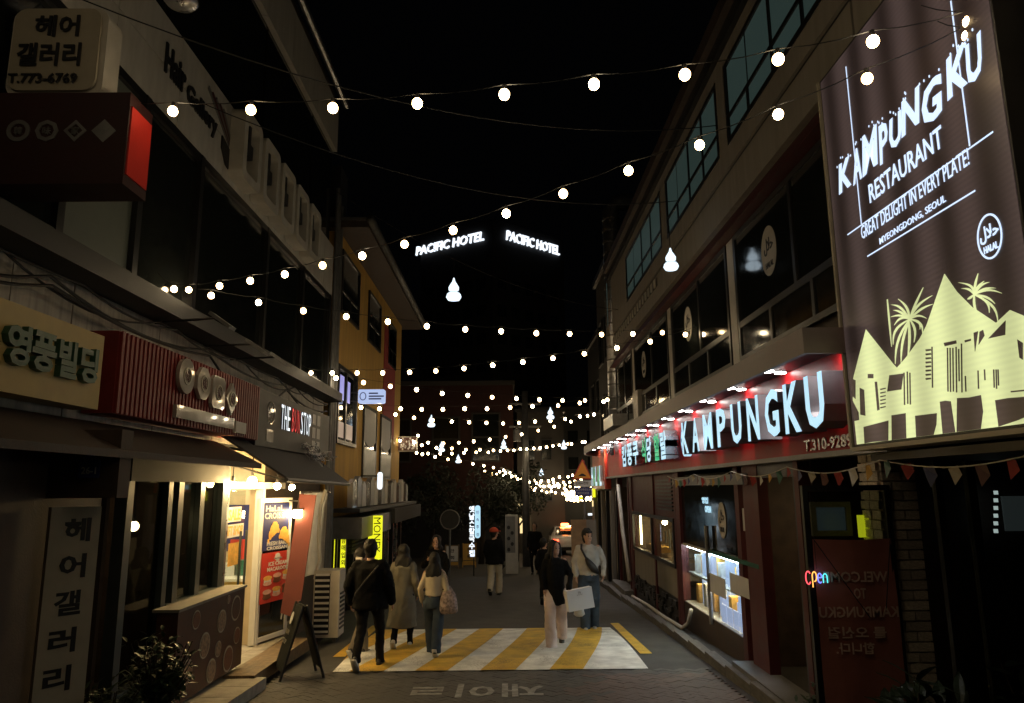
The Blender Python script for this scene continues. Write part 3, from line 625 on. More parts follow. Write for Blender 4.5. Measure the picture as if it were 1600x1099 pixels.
for s, u, v, w_, hh in (('헤어', .26, .64, .52, .26), ('갤러리', .09, .28, .74, .28), ('T.773-6769', .02, .07, .80, .12)):
    q = MB(); text(q, s, Fh, pa.x+wd*u, pa.z+hd*v, wd*w_, hd*hh, .01, .02, .0); mk('lettering', q, M['ink'], h1)
mk('arm', MB().box(-3.9, pa.x, 5.1, 5.15, pb.z-.1, pb.z-.05).box(-3.9, pa.x, 5.1, 5.15, pa.z+.1, pa.z+.15), M['black'], h1)
h2 = T('red_blade_sign', 'dark red box blade sign with bright red side and four faint emblems', 'sign', (-3.2, 5.1, 4.4))
xr = atY(199, 204, 5.0).x; z0r = atY(150, 287, 5.0).z; mk('box', MB().box(-3.78, xr, 5.0, 5.34, z0r, 4.92), M['red_box'], h2)
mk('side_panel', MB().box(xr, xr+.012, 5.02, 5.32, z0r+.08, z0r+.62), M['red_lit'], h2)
for k in range(4):
    q = MB(); cx = atY(28+44.5*k, 204, 4.99).x; cz = atY(28+44.5*k, 204, 4.99).z; Fq = FF(0, 4.998, 0)
    if k == 3: q.prism([(cx+.09, cz), (cx, cz+.09), (cx-.09, cz), (cx, cz-.09)], .006, Fq)
    else: ring(q, Fq, cx, cz, .085, .085, .03, .008, [24, 8, 4][k])
    text(q, '韓味家食'[k], Fq, cx-.03, cz-.03, .06, .06, .01, 0); mk('emblem', q, M['grey'], h2)
mk('arm', MB().box(-3.86, -3.78, 5.1, 5.15, 4.3, 4.35).box(-3.86, -3.78, 5.1, 5.15, 4.75, 4.8), M['black'], h2)
# band lettering + cup logo + channel letters
bl = T('salon_band_lettering', 'dark flat lettering and striped cup logo on the white band', 'sign', (-3.74, 8, 6.5))
FB_ = FL(-3.748, 0, 0)
for s, a_, b_, z0, hh in (('Hair', 262, 293, 6.72, .36), ('Gallery', 296, 342, 6.62, .32)):
    ua, ub = (yx(a_, -3.745)-.85)/.983, (yx(b_, -3.745)-.85)/.983; q = MB(); text(q, s, FB_, ua, z0-.18, ub-ua, hh, .02, .03); mk('lettering', q, M['ink'], bl)
ua = (yx(350, -3.745)-.85)/.983
q = MB(); q.prism([(ua, 6.45), (ua+.16, 6.28), (ua+.4, 6.24), (ua+.62, 6.30), (ua+.72, 6.46), (ua+.72, 6.58), (ua+.4, 6.5), (ua, 6.62)], .02, FB_); mk('cup', q, M['ink'], bl)
for k in range(5): q = MB(); strip(q, (ua+.35+.02*k, 6.56), (ua-.5+.12*k, 7.02-.01*k), .04, FB_, .012+.001*k, .06); mk('stripe', q, M['maroon'] if k % 2 else M['grey'], bl)
cl = T('channel_letter_sign', 'five big projecting box letters in a row on the white band', 'sign', (-3.6, 12, 6.6))
for k, yc in enumerate((9.6, 10.45, 11.3, 12.15, 13.0)):
    Fc = FL(-3.74, yc-.36, 6.17); q = MB()
    out = rrect(0, .72, 0, 1.02, .12); inn = rrect(.13, .59, .13, .89, .06); n = len(out)
    vs = [Fc @ Vector((u, v, z)) for z in (0, .2) for P in (out, inn) for u, v in P]
    fs = []
    for i in range(n):
        j = (i+1) % n; fs += [[i, j, 2*n+j, 2*n+i], [n+j, n+i, 3*n+i, 3*n+j], [2*n+i, 2*n+j, 3*n+j, 3*n+i]]
    q.add(vs, fs); L_ = mk('letter', q, M['off_white'], cl)
    q = MB(); rect(q, Fc, .26, .46, .42, .62, .16); rect(q, Fc, .33, .39, .62, .89, .15); mk('inner_stroke', q, M['dark'], L_)
# sign floodlights on arms, dome lamp
for k, (px, py, qx, qy) in enumerate(((240, 505, 340, 497), (315, 541, 395, 538), (358, 562, 432, 558))):
    a_ = atX(px, py, -3.8); t_ = atX(qx, qy, -2.9)
    f_ = T('sign_floodlight', ['unlit floodlight arm nearest us over the red corrugated sign', 'unlit double-headed floodlight arm at the middle of the red sign', 'unlit floodlight arm above the black sign'][k], 'lamp', a_, 'unlit floodlight arms above the signs')
    mk('arm', MB().tube([a_, t_], .014, 6), M['black'], f_)
    q = MB(Matrix.Translation(t_) @ Matrix.Rotation(R(35), 4, 'Y')); q.cbox((.06, 0, 0), (.26, .16, .035)); mk('lamp_head', q, M['grey'], f_)
dc = atY(283, -3, 6.2)
dl = T('dome_lamp', 'ribbed clear dome lamp hanging at the top edge, unlit', 'lamp', dc)
q = MB(); q.smooth = True; q.loft([(dc.x, dc.y, dc.z+dzz, r_, r_) for dzz, r_ in ((.12, .04), (.1, .1), (.04, .15), (-.03, .16), (-.07, .13), (-.09, .02))], 24); mk('dome', q, M['silver'], dl)
mk('arm', MB().tube([dc+Vector((0, 0, .12)), dc+Vector((0, 0, .4)), (-3.8, dc.y, dc.z+.45)], .015, 6), M['black'], dl)
# ================================================================ YELLOW BUILDING
YX = -3.75
YB = T('ochre_building', 'two storey ochre building with red stripe and overhanging metal eave', 'building', (-6, 20, g(20)))
mk('wall', MB().box(-11, YX, 15.75, 25.6, -1.2, 7.75), M['ochre'], YB)
mk('red_stripe', MB().box(YX, YX+.02, 22.0, 24.2, 3.6, 7.0), M['red_render'], YB)
mk('eave', MB().box(-4.6, -3.05, 15.5, 26.2, 7.75, 7.9), M['wood_dark'], YB)
q = MB()
for i in range(42): q.box(-5.5, -3.0+.0*i, 15.45+i*.26, 15.45+i*.26+.2, 7.9, 7.97)
mk('roof', q, M['roofing'], YB)
q = MB(); q.smooth = True; mk('gutter', q.tube([(-3.0, 15.4, 7.9), (-3.0, 26.2, 7.9)], .10, 8), M['roofing'], YB)
mk('chimney_box', MB().box(-4.6, -3.8, 15.9, 16.6, 7.95, 9.4), M['dark'], YB)
for y0, y1, z0, z1 in ((16.0, 18.0, 5.95, 7.42), (19.3, 21.2, 5.95, 7.35), (22.7, 24.2, 5.9, 7.3)):
    q = MB(); Fw = FL(YX, 0, 0); frame_rect(q, Fw, y0, y1, z0, z1, .07, .05); rect(q, Fw, y0+.07, y1-.07, z0+.5, z0+.55, .04); rect(q, Fw, (y0+y1)/2-.025, (y0+y1)/2+.025, z0+.07, z0+.5, .04)
    w_ = mk('window', q, M['black'], YB); mk('pane', rect(MB(), Fw, y0+.07, y1-.07, z0+.07, z1-.07, .02), M['dglass'], w_)
Fw = FL(YX, 0, 0)
q = MB(); frame_rect(q, Fw, 15.95, 18.0, 3.0, 4.75, .09, .06); rect(q, Fw, 16.75, 16.87, 3.09, 4.66, .05)
w_ = mk('lit_window', q, M['black'], YB, label='lit first floor window glowing purple at its top')
mk('pane', rect(MB(), Fw, 16.04, 17.91, 3.1, 4.66, .012), M['dglass'], w_)
mk('tube_light', rect(MB(), Fw, 16.15, 16.65, 4.0, 4.55, .018), E['purple'], w_); mk('tube_light', rect(MB(), Fw, 17.0, 17.3, 4.0, 4.5, .018), E['purple'], w_)
mk('lit_wall', rect(MB(), Fw, 16.15, 17.7, 3.15, 3.5, .018), emis('dim_warm_pane', (.75,.55,.42), .35), w_)
for y0 in (19.0, 21.6):
    w_ = mk('window', (lambda q: (frame_rect(q, Fw, y0, y0+1.9, 2.3, 4.2, .07, .05), q)[1])(MB()), M['black'], YB)
    q = MB(); q.prism([(y0+.1, 3.3)]+[(y0+.1+1.7*t/8, 3.3-.18*math.sin(math.pi*t/8)*(1 if t < 9 else 0)) for t in range(9)][1:]+[(y0+1.8, 4.12), (y0+.1, 4.12)], .03, Fw); mk('curtain', q, M['paper'], w_)
    mk('pane', rect(MB(), Fw, y0+.07, y0+1.83, 2.37, 4.13, .01), M['dglass'], w_); mk('lower_panel', rect(MB(), Fw, y0+.1, y0+1.8, 2.35, 3.05, .05), mat('dark_teal_board', (.015,.04,.038), .4), w_)
# lightbox and picture blade signs
s1 = T('pale_blue_lightbox', 'small glowing pale blue blade sign on the ochre wall', 'sign', (-3.3, 17.5, 4.2))
pa = atY(560, 631, 17.5); pb = atY(602, 609, 17.5); Fq = FF(0, 17.42, 0)
mk('box', MB().prism(rrect(pa.x, pb.x, pa.z, pb.z, .04), .14, FF(0, 17.58, 0)), E['blue'], s1)
q = MB(); ring(q, Fq, pa.x+.12, (pa.z+pb.z)/2, .08, .1, .02, .004); 
for k, (zz, w_) in enumerate(((.66, .22), (.45, .36), (.26, .3))): rect(q, Fq, pa.x+.26, pa.x+.26+w_, pa.z+(pb.z-pa.z)*zz, pa.z+(pb.z-pa.z)*(zz+.10), .004)
mk('print', q, M['sign_blue'], s1)
mk('bracket', MB().box(YX, pa.x, 17.48, 17.52, pb.z-.08, pb.z-.05).box(YX, pa.x, 17.48, 17.52, pa.z+.05, pa.z+.08), M['black'], s1)
s2 = T('picture_blade_sign', 'square dark blade sign with pale picture at the corner of the ochre building', 'sign', (-3.4, 25.5, 3.5))
pa = atY(625, 706, 25.3); pb = atY(652, 682, 25.3)
mk('box', MB().box(pa.x-.1, pb.x, 25.3, 25.45, pa.z, pb.z), M['off_white'], s2)
mk('face', MB().box(pa.x-.06, pb.x-.04, 25.28, 25.3, pa.z+.04, pb.z-.04), M['menu'], s2)
q = MB(); Fq = FF(0, 25.28, 0)
for k in range(26): disc(q, Fq, pa.x+random.uniform(0, .5), pa.z+.08+random.uniform(0, .42)*(.5 if k % 2 else 1), .03, .04, .004, 6)
mk('print', q, M['paper'], s2)
# pleated pale letters/awning row and shopfront below
pr = T('pleated_sign_row', 'row of pale pleated sign panels above the shops of the ochre building', 'sign', (-3.4, 20, 1.9))
for i in range(17):
    y0 = 15.9+i*.52; hh = .52+.07*math.sin(i*1.9)
    q = MB(FL(-3.42, y0, 1.62)); q.prism([(0, 0), (.44, 0), (.44, hh), (.22, hh+.09), (0, hh)], .12); mk('sign_panel', q, [M['acrylic'], M['grey'], M['off_white']][i % 3], pr)
fc = T('shop_canopy', 'grey boxed canopy running over the shops under the ochre wall', 'canopy', (-3.4, 20, 1.3))
mk('fascia', MB().box(-3.74, -3.05, 15.7, 19.6, .98, 1.42), M['grey'], fc); mk('fascia', MB().box(-3.74, -2.95, 19.62, 25.4, 1.12, 1.5), M['far_wall'], fc)
mk('ledge', MB().box(-3.74, -3.1, 15.7, 25.4, 1.52, 1.6), M['dark'], fc)
tl_ = T('white_tube_sign', 'short white glowing tube sign hanging at the canopy', 'sign', (-3.0, 17.5, 1.9))
pa = atY(590, 765, 17.2); pb = atY(598, 738, 17.2)
mk('box', MB().prism(rrect(pa.x, pb.x, pa.z, pb.z, .05), .06, FF(0, 17.2, 0)), E['neon_w'], tl_); mk('bracket', MB().box(-3.4, pa.x, 17.15, 17.18, pb.z-.1, pb.z-.07), M['black'], tl_)
# shopfronts
sf = T('left_shopfront', 'dark shopfront with steel posts under the ochre building', 'shopfront', (-3.7, 20, g(20)))
mk('glazing', MB().box(YX, -3.70, 15.9, 25.4, -1.0, .95), M['dglass'], sf)
for k in range(12): mk('post', MB().box(-3.70, -3.60, 15.9+k*.85, 15.98+k*.85+.06*(k % 2), -1.05, .98), M['silver'] if k in (8, 10) else M['black'], sf)
for k in range(5): mk('shutter_slat', MB().box(-3.70, -3.55, 17.2, 19.4, .55+.08*k, .61+.08*k), M['far_wall'], sf)
yv = T('yellow_money_sign', 'tall glowing yellow sign reading MONEY sideways', 'sign', (-3.2, 18, .2))
pa = atY(574, 884, 17.0); pb = atY(597, 806, 17.0)
mk('box', MB().box(pa.x, pb.x, 17.0, 17.1, pa.z, pb.z), E['yellow'], yv)
q = MB(); Fq = fr((pa.x, 16.996, 0), (0, 0, -1), (1, 0, 0)); text(q, 'MONEY', Fq, -pb.z+.04, .12, (pb.z-pa.z)*.7, .16, .004, .0); mk('lettering', q, M['ink'], yv)
mk('bracket', MB().box(-3.7, pa.x, 17.03, 17.07, pb.z-.15, pb.z-.1), M['black'], yv)
yw = T('thin_yellow_sign', 'thin glowing yellow vertical sign with black characters left of the grey air conditioner', 'sign', (-3.4, 16, .2))
pa = atY(531, 893, 15.9); pb = atY(540, 815, 15.9)
mk('box', MB().box(pa.x, pb.x, 15.9, 15.98, pa.z, pb.z), E['yellow'], yw)
q = MB(); Fq = FF(0, 15.896, 0)
for k, ch in enumerate('환전금매입외화'): text(q, ch, Fq, pa.x+.02, pb.z-.15*(k+1), .08, .12, .004, .02)
mk('lettering', q, M['ink'], yw); mk('edge_tube', MB().box(pa.x-.14, pa.x-.12, 15.9, 15.95, pa.z, pb.z), E['yellow'], yw)
mk('bracket', MB().box(-3.7, pa.x, 15.93, 15.96, pb.z-.1, pb.z-.07), M['black'], yw)
# white vinyl sheet, red banner, AC unit, A-frame
vs_ = T('white_vinyl_sheet', 'translucent white vinyl sheet hanging behind the red banner', 'sheet', (-3.45, 13.2, .5))
q = MB(); q.smooth = True; pts = []
for i in range(9):
    for j in range(7):
        t = i/8; s_ = j/6; pts.append((-3.66+.42*s_, 13.4+.06*math.sin(s_*9+t*2), 1.95-1.5*t+(.08*math.sin(s_*3)*t)))
q.add(pts, [[i*7+j, i*7+j+1, (i+1)*7+j+1, (i+1)*7+j] for i in range(8) for j in range(6)]); mk('sheet', q, M['sheet'], vs_)
mk('top_bar', MB().tube([(-3.74, 13.42, 1.96), (-3.2, 13.42, 1.96)], .02), M['silver'], vs_)
mk('hose', MB().tube([(-3.2, 13.1, 2.0), (-3.28, 13.1, 1.7), (-3.30, 13.12, 1.2), (-3.26, 13.1, .8), (-3.3, 13.0, .5)], .03), M['off_white'], vs_)
rb = T('red_banner', 'tall narrow faded red banner leaning beside the open door', 'banner', (-3.45, 11.95, g(12)))
pts = [atY(468, 772, 12.0), atY(494, 774, 12.0), atY(466, 968, 11.7), atY(438, 958, 11.7)]
q = MB(); q.add([tuple(p) for p in pts]+[tuple(p+Vector((0, .03, 0))) for p in pts], [(3,2,1,0),(4,5,6,7),(0,1,5,4),(1,2,6,5),(2,3,7,6),(3,0,4,7)]); mk('cloth', q, M['maroon_cloth'], rb)
mk('pole', MB().tube([pts[0]+Vector((0, .05, .04)), pts[3]+Vector((0, .05, -.1))], .012, 6), M['silver'], rb)
ac = T('air_conditioner', 'beige outdoor air conditioner unit with slatted grille on the ground', 'air conditioner', (-3.25, 13.0, g(13)))
pa = atY(488, 972, 12.9); pb = atY(531, 892, 12.9)
mk('case', MB().box(pa.x, pb.x, 12.9, 13.35, g(13)+.08, pb.z), M['off_white'], ac)
q = MB()
for k in range(11): zz = g(13)+.16+k*(pb.z-g(13)-.24)/10; q.box(pa.x+.03, pa.x+(pb.x-pa.x)*.62, 12.87, 12.9, zz, zz+.035)
mk('grille', q, M['white'], ac); mk('fan_recess', MB().box(pa.x+.02, pa.x+(pb.x-pa.x)*.64, 12.893, 12.898, g(13)+.13, pb.z-.05), M['black'], ac)
mk('side_vent', (lambda q: ([q.box(pb.x, pb.x+.015, 12.98, 13.28, g(13)+.2+.07*k, g(13)+.23+.07*k) for k in range(9)], q)[1])(MB()), M['dark'], ac)
for x in (pa.x+.05, pb.x-.1): mk('foot', MB().box(x, x+.06, 12.92, 13.33, g(13), g(13)+.08), M['dark'], ac)
af_c = gp(466, 1058)
af = T('a_frame_sign', 'dark folding A-frame board with oval white logo standing on the road edge', 'sign', af_c, None, R(27))
TA = Matrix.Translation(af_c) @ Matrix.Rotation(R(27), 4, 'Z')
for s_ in (-1, 1):
    q = MB(TA); hh = .92; sp = .27
    for (y0, y1, z0, z1) in ((-.24, .24, .12, .90),):
        x0 = s_*sp*(1-z0/hh); x1 = s_*sp*(1-z1/hh)
        q.add([(x0, y0, z0), (x0, y1, z0), (x1, y1, z1), (x1, y0, z1), (x0+.02*s_, y0, z0), (x0+.02*s_, y1, z0), (x1+.02*s_, y1, z1), (x1+.02*s_, y0, z1)], [(0,1,2,3),(7,6,5,4),(0,4,5,1),(1,5,6,2),(2,6,7,3),(3,7,4,0)])
    mk('panel', q, M['board_black'], af)
    for y0 in (-.24, .21): mk('leg', MB(TA).tube([(s_*(sp+.01), y0+.015, 0), (s_*.02, y0+.015, hh)], .018, 6), M['dark'], af)
Fa = fr(TA @ Vector((-.02, 0, .9)), TA.to_3x3() @ Vector((0, -1, 0)), TA.to_3x3() @ Vector((.28, 0, .95)))
q = MB(); disc(q, Fa, -.05, -.18, .06, .08, .004, 20, .035); mk('logo', q, M['paper'], af)
q = MB(); text(q, 'BUN', Fa, -.15, -.38, .2, .06, .003, .02, .035); text(q, 'STOP', Fa, -.15, -.50, .2, .06, .003, .02, .035); mk('lettering', q, M['grey'], af)
# ================================================================ RIGHT BUILDING
RX = 3.12
RB = T('restaurant_building', 'three storey restaurant building with teal upper windows and maroon shopfront', 'building', (5, 13, g(13)))
b = MB(); b.box(RX+.05, 12, 3, 20.6, 3.2, 8.4); b.box(5.6, 12, 3, 20.6, -1.2, 3.2); mk('wall', b, M['brown_wall'], RB)
mk('facade', MB().box(RX-.04, RX+.06, 5.8, 20.6, 5.72, 6.24).box(RX-.04, RX+.06, 5.8, 20.6, 6.32, 6.62).box(RX-.04, RX+.06, 5.8, 20.6, 7.8, 8.02)
   .box(RX-.04, RX+.06, 9.34, 9.75, 6.62, 7.8).box(RX-.04, RX+.06, 13.2, 13.7, 6.62, 7.8).box(RX-.04, RX+.06, 18.0, 20.6, 6.62, 7.8), M['beige'], RB)
mk('black_trim', MB().box(RX-.0, RX+.06, 3.5, 20.6, 6.24, 6.32), M['black'], RB)
mk('roof_edge', MB().box(RX-.22, RX+.2, 3, 20.8, 8.22, 8.45), M['wood_dark'], RB)
mk('roof_edge', MB().box(RX-.12, RX+.2, 3, 20.8, 8.02, 8.22), M['black'], RB)
Fr3 = FR(RX-.02, 0, 0)
def uw(y): return -y
for y0, y1 in ((5.9, 9.34), (9.75, 13.2), (13.7, 18.0)):
    wf = MB(); frame_rect(wf, Fr3, -y1, -y0, 6.62, 7.8, .07, .03); n = 4 if y1-y0 > 3.3 else 3
    mids = [-y1+(y1-y0)*k/n for k in range(1, n)]
    rect(wf, Fr3, -y1+.07, -y0-.07, 6.97, 7.03, .025)
    for m_ in mids: rect(wf, Fr3, m_-.03, m_+.03, 6.69, 6.97, .025)
    for m_ in mids[::1]: 
        if n == 3 or m_ != mids[0]: rect(wf, Fr3, m_-.03, m_+.03, 7.03, 7.73, .025)
    w_ = mk('window', wf, M['black'], RB)
    ms_ = [-y1+.07]+mids+[-y0-.07]
    for i in range(n):
        for z0, z1 in ((6.69, 6.97), (7.03, 7.73)): mk('pane', rect(MB(), Fr3, ms_[i]+.03, ms_[i+1]-.03, z0, z1, .006), E['teal_win'] if y0 < 14 else M['teal_blind'], w_)
# corner steelwork near us
q = MB(); frame_rect(q, Fr3, -5.7, -4.2, 6.5, 9, .09, .08); rect(q, Fr3, -5.0, -4.91, 6.6, 8.9, .08); rect(q, Fr3, -5.6, -4.3, 7.4, 7.49, .075); mk('steel_frame', q, M['black'], RB)
mk('corner_wall', MB().box(RX-.03, RX+.05, 3.0, 5.78, 5.72, 8.0), M['beige'], RB)
mk('side_wall', MB().box(2.93, 3.09, 2.2, 3.55, 2.3, 8.0), M['beige'], RB)
mk('wall_conduit', MB().box(2.90, 2.93, 3.3, 3.33, 2.3, 8.0), M['dark'], RB)
# dentil strip under the far windows
mk('dentil_band', MB().box(RX-.045, RX-.02, 14.3, 20.4, 6.02, 6.2), M['black'], RB)
for k in range(18): piece(RB, 'dentil', (RX-.055, 14.5+k*.33, 6.11), (.03, .12, .17), M['off_white'])
# maroon awning band over second floor
q = MB(); q.add([(RX+.04, 6.2, 5.70), (RX-.18, 6.2, 5.34), (RX-.18, 20.5, 5.34), (RX+.04, 20.5, 5.70), (RX+.04, 6.2, 5.34), (RX+.04, 20.5, 5.34)], [(0,1,2,3),(1,4,5,2),(0,4,1),(3,2,5)]); mk('maroon_awning', q, M['maroon'], RB)
for y0 in (9.5, 13.35, 17.4): mk('column', MB().box(RX-.03, RX+.06, y0, y0+.26, 3.2, 5.33), M['off_white'], RB)
for y0, y1 in ((5.9, 9.45), (9.8, 13.3), (13.65, 17.35), (17.7, 20.4)):
    wf = MB(); frame_rect(wf, Fr3, -y1, -y0, 3.6, 5.33, .07, .0+.02); rect(wf, Fr3, -y1+.07, -y0-.07, 4.05, 4.13, .015)
    n = 3
    for k in range(1, n): m_ = -y1+(y1-y0)*k/n; rect(wf, Fr3, m_-.035, m_+.035, 3.67, 4.05, .02); 
    m_ = -(y0+y1)/2+.2; rect(wf, Fr3, m_-.035, m_+.035, 4.13, 5.26, .02)
    w_ = mk('window', wf, M['black'], RB); mk('pane', rect(MB(), Fr3, -y1+.07, -y0-.07, 3.67, 5.26, .003), M['dglass'], w_)
    if y0 < 14:
        yc = {5.9: 8.2, 9.8: 12.1, 13.65: 16.2}[y0]
        q = MB(); ring(q, Fr3, -yc, 4.72, .24, .30, .03, .008); disc(q, Fr3, -yc, 4.72, .21, .27, .004); st_ = mk('halal_sticker', q, M['off_white'], w_)
        q = MB(); text(q, HALAL, Fr3, -yc-.14, 4.68, .28, .2, .006, .01, .004); text(q, 'HALAL', Fr3, -yc-.12, 4.52, .24, .07, .006, .01, .004); mk('sticker_print', q, M['ink'], st_)
# canopy with downlights, sign board
cn = T('restaurant_canopy', 'long dark canopy with rows of bright downlights over the restaurant sign', 'canopy', (2.8, 13, 3.1))
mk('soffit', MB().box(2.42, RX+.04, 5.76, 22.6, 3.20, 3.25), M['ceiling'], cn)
mk('fascia', MB().box(2.38, 2.42, 5.76, 22.6, 3.04, 3.25).box(2.38, RX+.04, 5.72, 5.76, 3.04, 3.25), M['canopy'], cn)
q = MB(); n = 10
arc = [(RX-.70*math.cos(math.pi/2*k/n)-.02, 22.6+2.2*math.sin(math.pi/2*k/n)) for k in range(n+1)]
for (x0, y0), (x1, y1) in zip(arc, arc[1:]): q.add([(x0, y0, 3.04), (x1, y1, 3.04), (x1, y1, 3.25), (x0, y0, 3.25), (x0+.04, y0, 3.04), (x1+.04, y1, 3.04), (x1+.04, y1, 3.2), (x0+.04, y0, 3.2)], [(0,1,2,3),(7,6,5,4),(0,4,5,1),(3,2,6,7)])
mk('curved_end', q, M['canopy'], cn)
q = MB(); q.prism([(RX, 22.6)]+arc, .05, Matrix.Translation((0, 0, 3.20))); mk('curved_soffit', q, M['off_white'], cn)
y = 6.25; k = 0
while y < 24:
    for X, dy in ((2.74, 0), (2.93, .12)):
        yy = y+dy
        if yy > 23.6: continue
        e_ = mk('downlight', disc(MB(), fr((0, 0, 3.192), (1, 0, 0), (0, -1, 0)), X, -yy, .075 if X < 2.8 else .055, .075 if X < 2.8 else .055, .012, 18), E['down'], cn)
        mk('trim_ring', ring(MB(), fr((0, 0, 3.199), (1, 0, 0), (0, -1, 0)), X, -yy, .085, .085, .008, .01, 18), M['black'], e_)
    y += 1.33
for k in range(13):                                   # the beams of the inner row of downlights
    ld = bpy.data.lights.new('spot_light', 'SPOT'); ld.energy = 42; ld.spot_size = R(62); ld.spot_blend = .35; ld.color = (1, .9, .86); ld.shadow_soft_size = .03
    lo = bpy.data.objects.new('spot_light', ld); C.objects.link(lo); lo.parent = cn; lo.matrix_basis = ROOT[cn.name] @ Matrix.Translation((2.93, 6.37+1.33*k, 3.16))
sb = T('restaurant_sign', 'long gloss maroon signboard with glowing KAMPUNGKU letters', 'sign', (3.05, 12, 2.7))
mk('board', MB().box(3.02, RX+.02, 5.76, 22.4, 2.31, 3.198), M['maroon_board'], sb)
mk('bottom_trim', MB().box(2.98, RX+.02, 5.76, 22.4, 2.26, 2.31), M['grey'], sb)
mk('end_panel', MB().box(2.96, RX+.02, 22.4, 25.6, 1.95, 3.19), mat('orange_red_end_panel', (.6,.06,.02), .4), sb)
Fk = FR(3.02, 0, 0)
for ch, yc in zip('KAMPUNGKU', (11.35, 10.72, 10.05, 9.40, 8.78, 8.17, 7.58, 7.03, 6.50)):
    wl = .46 if ch == 'M' else .40
    q = MB(); text(q, ch, Fk, -yc-wl/2, 2.50, wl, .49, .24, .03, .02, side=1); mk('letter', q, [E['letter'], M['letter_side']], sb)
q = MB(); disc(q, Fk, -12.1, 2.75, .2, .26, .1, 28); mk('halal_emblem', q, [E['letter']], sb)
q = MB(); ring(q, Fk, -12.1, 2.75, .21, .23, .02, .006, 28, .1); text(q, HALAL, Fk, -12.24, 2.72, .28, .16, .006, .01, .1); text(q, 'HALAL', Fk, -12.22, 2.60, .24, .07, .006, .01, .1); mk('emblem_print', q, M['sign_blue'], sb)
for s_, ya, yb, m1 in (('할랄', 13.9, 12.75, 'green_l'), ('식당', 15.2, 14.1, 'green_l'), ('캄풍쿠', 17.8, 15.5, 'letter')):
    st_ = (ya-yb)/len(s_)
    for i, ch in enumerate(s_):
        q = MB(); text(q, ch, Fk, -ya+i*st_, 2.48, st_*.88, .5, .22, .03, .02, side=1); mk('letter', q, [E['letter'] if (i+len(s_)) % 2 or m1 == 'letter' else E['green_l'], M['silver']], sb)
for i, ch in enumerate('HALAL'):
    q = MB(); text(q, ch, FR(2.96, 0, 0), -25.3+i*.55, 2.05, .45, .62, .08, .03, .0, side=1); mk('letter', q, [E['letter'] if i % 2 == 0 else E['green_l'], M['off_white']], sb)
q = MB(); text(q, 'T.310-9289', FR(3.02, 0, 0), -7.42, 2.335, 1.04, .115, .012, .02); mk('phone_number', q, M['silver'], sb)
# billboard
BX = 2.72
bb = T('kampung_billboard', 'huge backlit brown billboard for a restaurant with yellow house silhouette', 'billboard', (2.8, 4.7, 3.8))
pN = atX(1338, 706, BX)
yF, yN, zB, zT = 5.74, 3.62, 2.29, 5.42
mk('box', MB().box(BX, BX+.2, yN, yF, zB, zT), M['dark'], bb)
mk('face', MB().box(BX-.004, BX, yN+.02, yF-.02, zB+.02, zT-.02), M['board'], bb)
mk('edge', MB().box(BX-.02, BX+.2, yF, yF+.03, zB-.02, zT).box(BX-.02, BX+.2, yN, yF, zB-.03, zB), M['beige_sign'], bb)
Fz = FR(BX-.004, 0, 0)
def bp(zx, zy, base=(1280, 340)):
    p = atX(base[0]+zx/2.969, base[1]+zy/2.969, BX-.004); return (max(-yF+.03, min(-yN-.03, -p.y)), max(zB+.02, p.z))
def poly(pts, mt, n0, name, parent, base=(1280, 340)):
    q = MB(); P = [bp(*p, base=base) for p in pts]
    a_ = sum(P[i][0]*P[(i+1) % len(P)][1]-P[(i+1) % len(P)][0]*P[i][1] for i in range(len(P)))
    if a_ < 0: P = P[::-1]
    q.prism(P, .003, Fz @ Matrix.Translation((0, 0, n0))); return mk(name, q, mt, parent)
art = mk('house_art', MB().cbox((BX-.006, 5.0, 2.33), (.001, .01, .01)), E['house'], bb)
sil = [(180,1085),(166,945),(188,940),(186,905),(158,850),(160,745),(218,520),(345,680),(362,698),(400,655),(425,622),(470,560),(500,500),(583,262),(640,345),(710,415),(790,468),(822,490),(887,430),(950,456),(1100,520),(1100,1010),(950,1015)]
poly(sil, E['house'], .001, 'house_silhouette', art)
BR = M['board']
for P in ([(210,972),(325,942),(325,1040),(300,1052),(250,1042),(215,1052)], [(340,918),(405,908),(410,1040),(370,1048),(342,1040)], [(450,920),(550,908),(548,960),(535,1010),(500,1028),(455,1020)],
          [(565,855),(590,850),(615,853),(637,1005),(600,1022),(580,1020)], [(645,838),(700,835),(755,824),(765,900),(755,985),(700,1000),(645,1012)], [(822,848),(880,838),(1100,815),(1100,880),(930,940),(840,985)],
          [(330,732),(395,724),(385,798),(320,808)], [(790,562),(870,478),(868,545)], [(925,566),(950,582),(950,660),(935,650)], [(230,726),(255,726),(255,746),(230,746)],
          [(583,582),(640,570),(642,585),(588,598)], [(722,535),(742,528),(728,622)], [(750,530),(765,522),(772,548),(745,590)], [(160,750),(172,755),(172,842),(160,830)], [(192,790),(212,800),(218,920),(195,915)],
          [(262,762),(272,762),(284,892),(274,896)], [(680,570),(708,563),(708,572),(682,580)], [(895,805),(1000,795),(1000,802),(896,812)]): poly(P, BR, .005, 'dark_opening', art)
for x, y0, y1 in ((600,605,808),(612,605,810),(625,605,808),(640,600,812),(652,610,760),(665,585,812),(683,735,808),(742,710,795),(772,705,755),(815,705,790),(826,705,795),(835,705,780),(425,720,868),(413,715,865),(398,720,870),(528,600,790)):
    poly([(x-2.5, y0), (x+2.5, y0), (x+5, y1), (x, y1)], BR, .005, 'dark_bar', art)
for k in range(8): poly([(498, 612+k*19), (522, 610+k*19), (524, 618+k*19), (500, 621+k*19)], BR, .005, 'dark_dash', art)
for k in range(6): poly([(287, 795+k*17), (312, 790+k*17), (312, 795+k*17), (289, 801+k*17)], BR, .005, 'dark_dash', art)
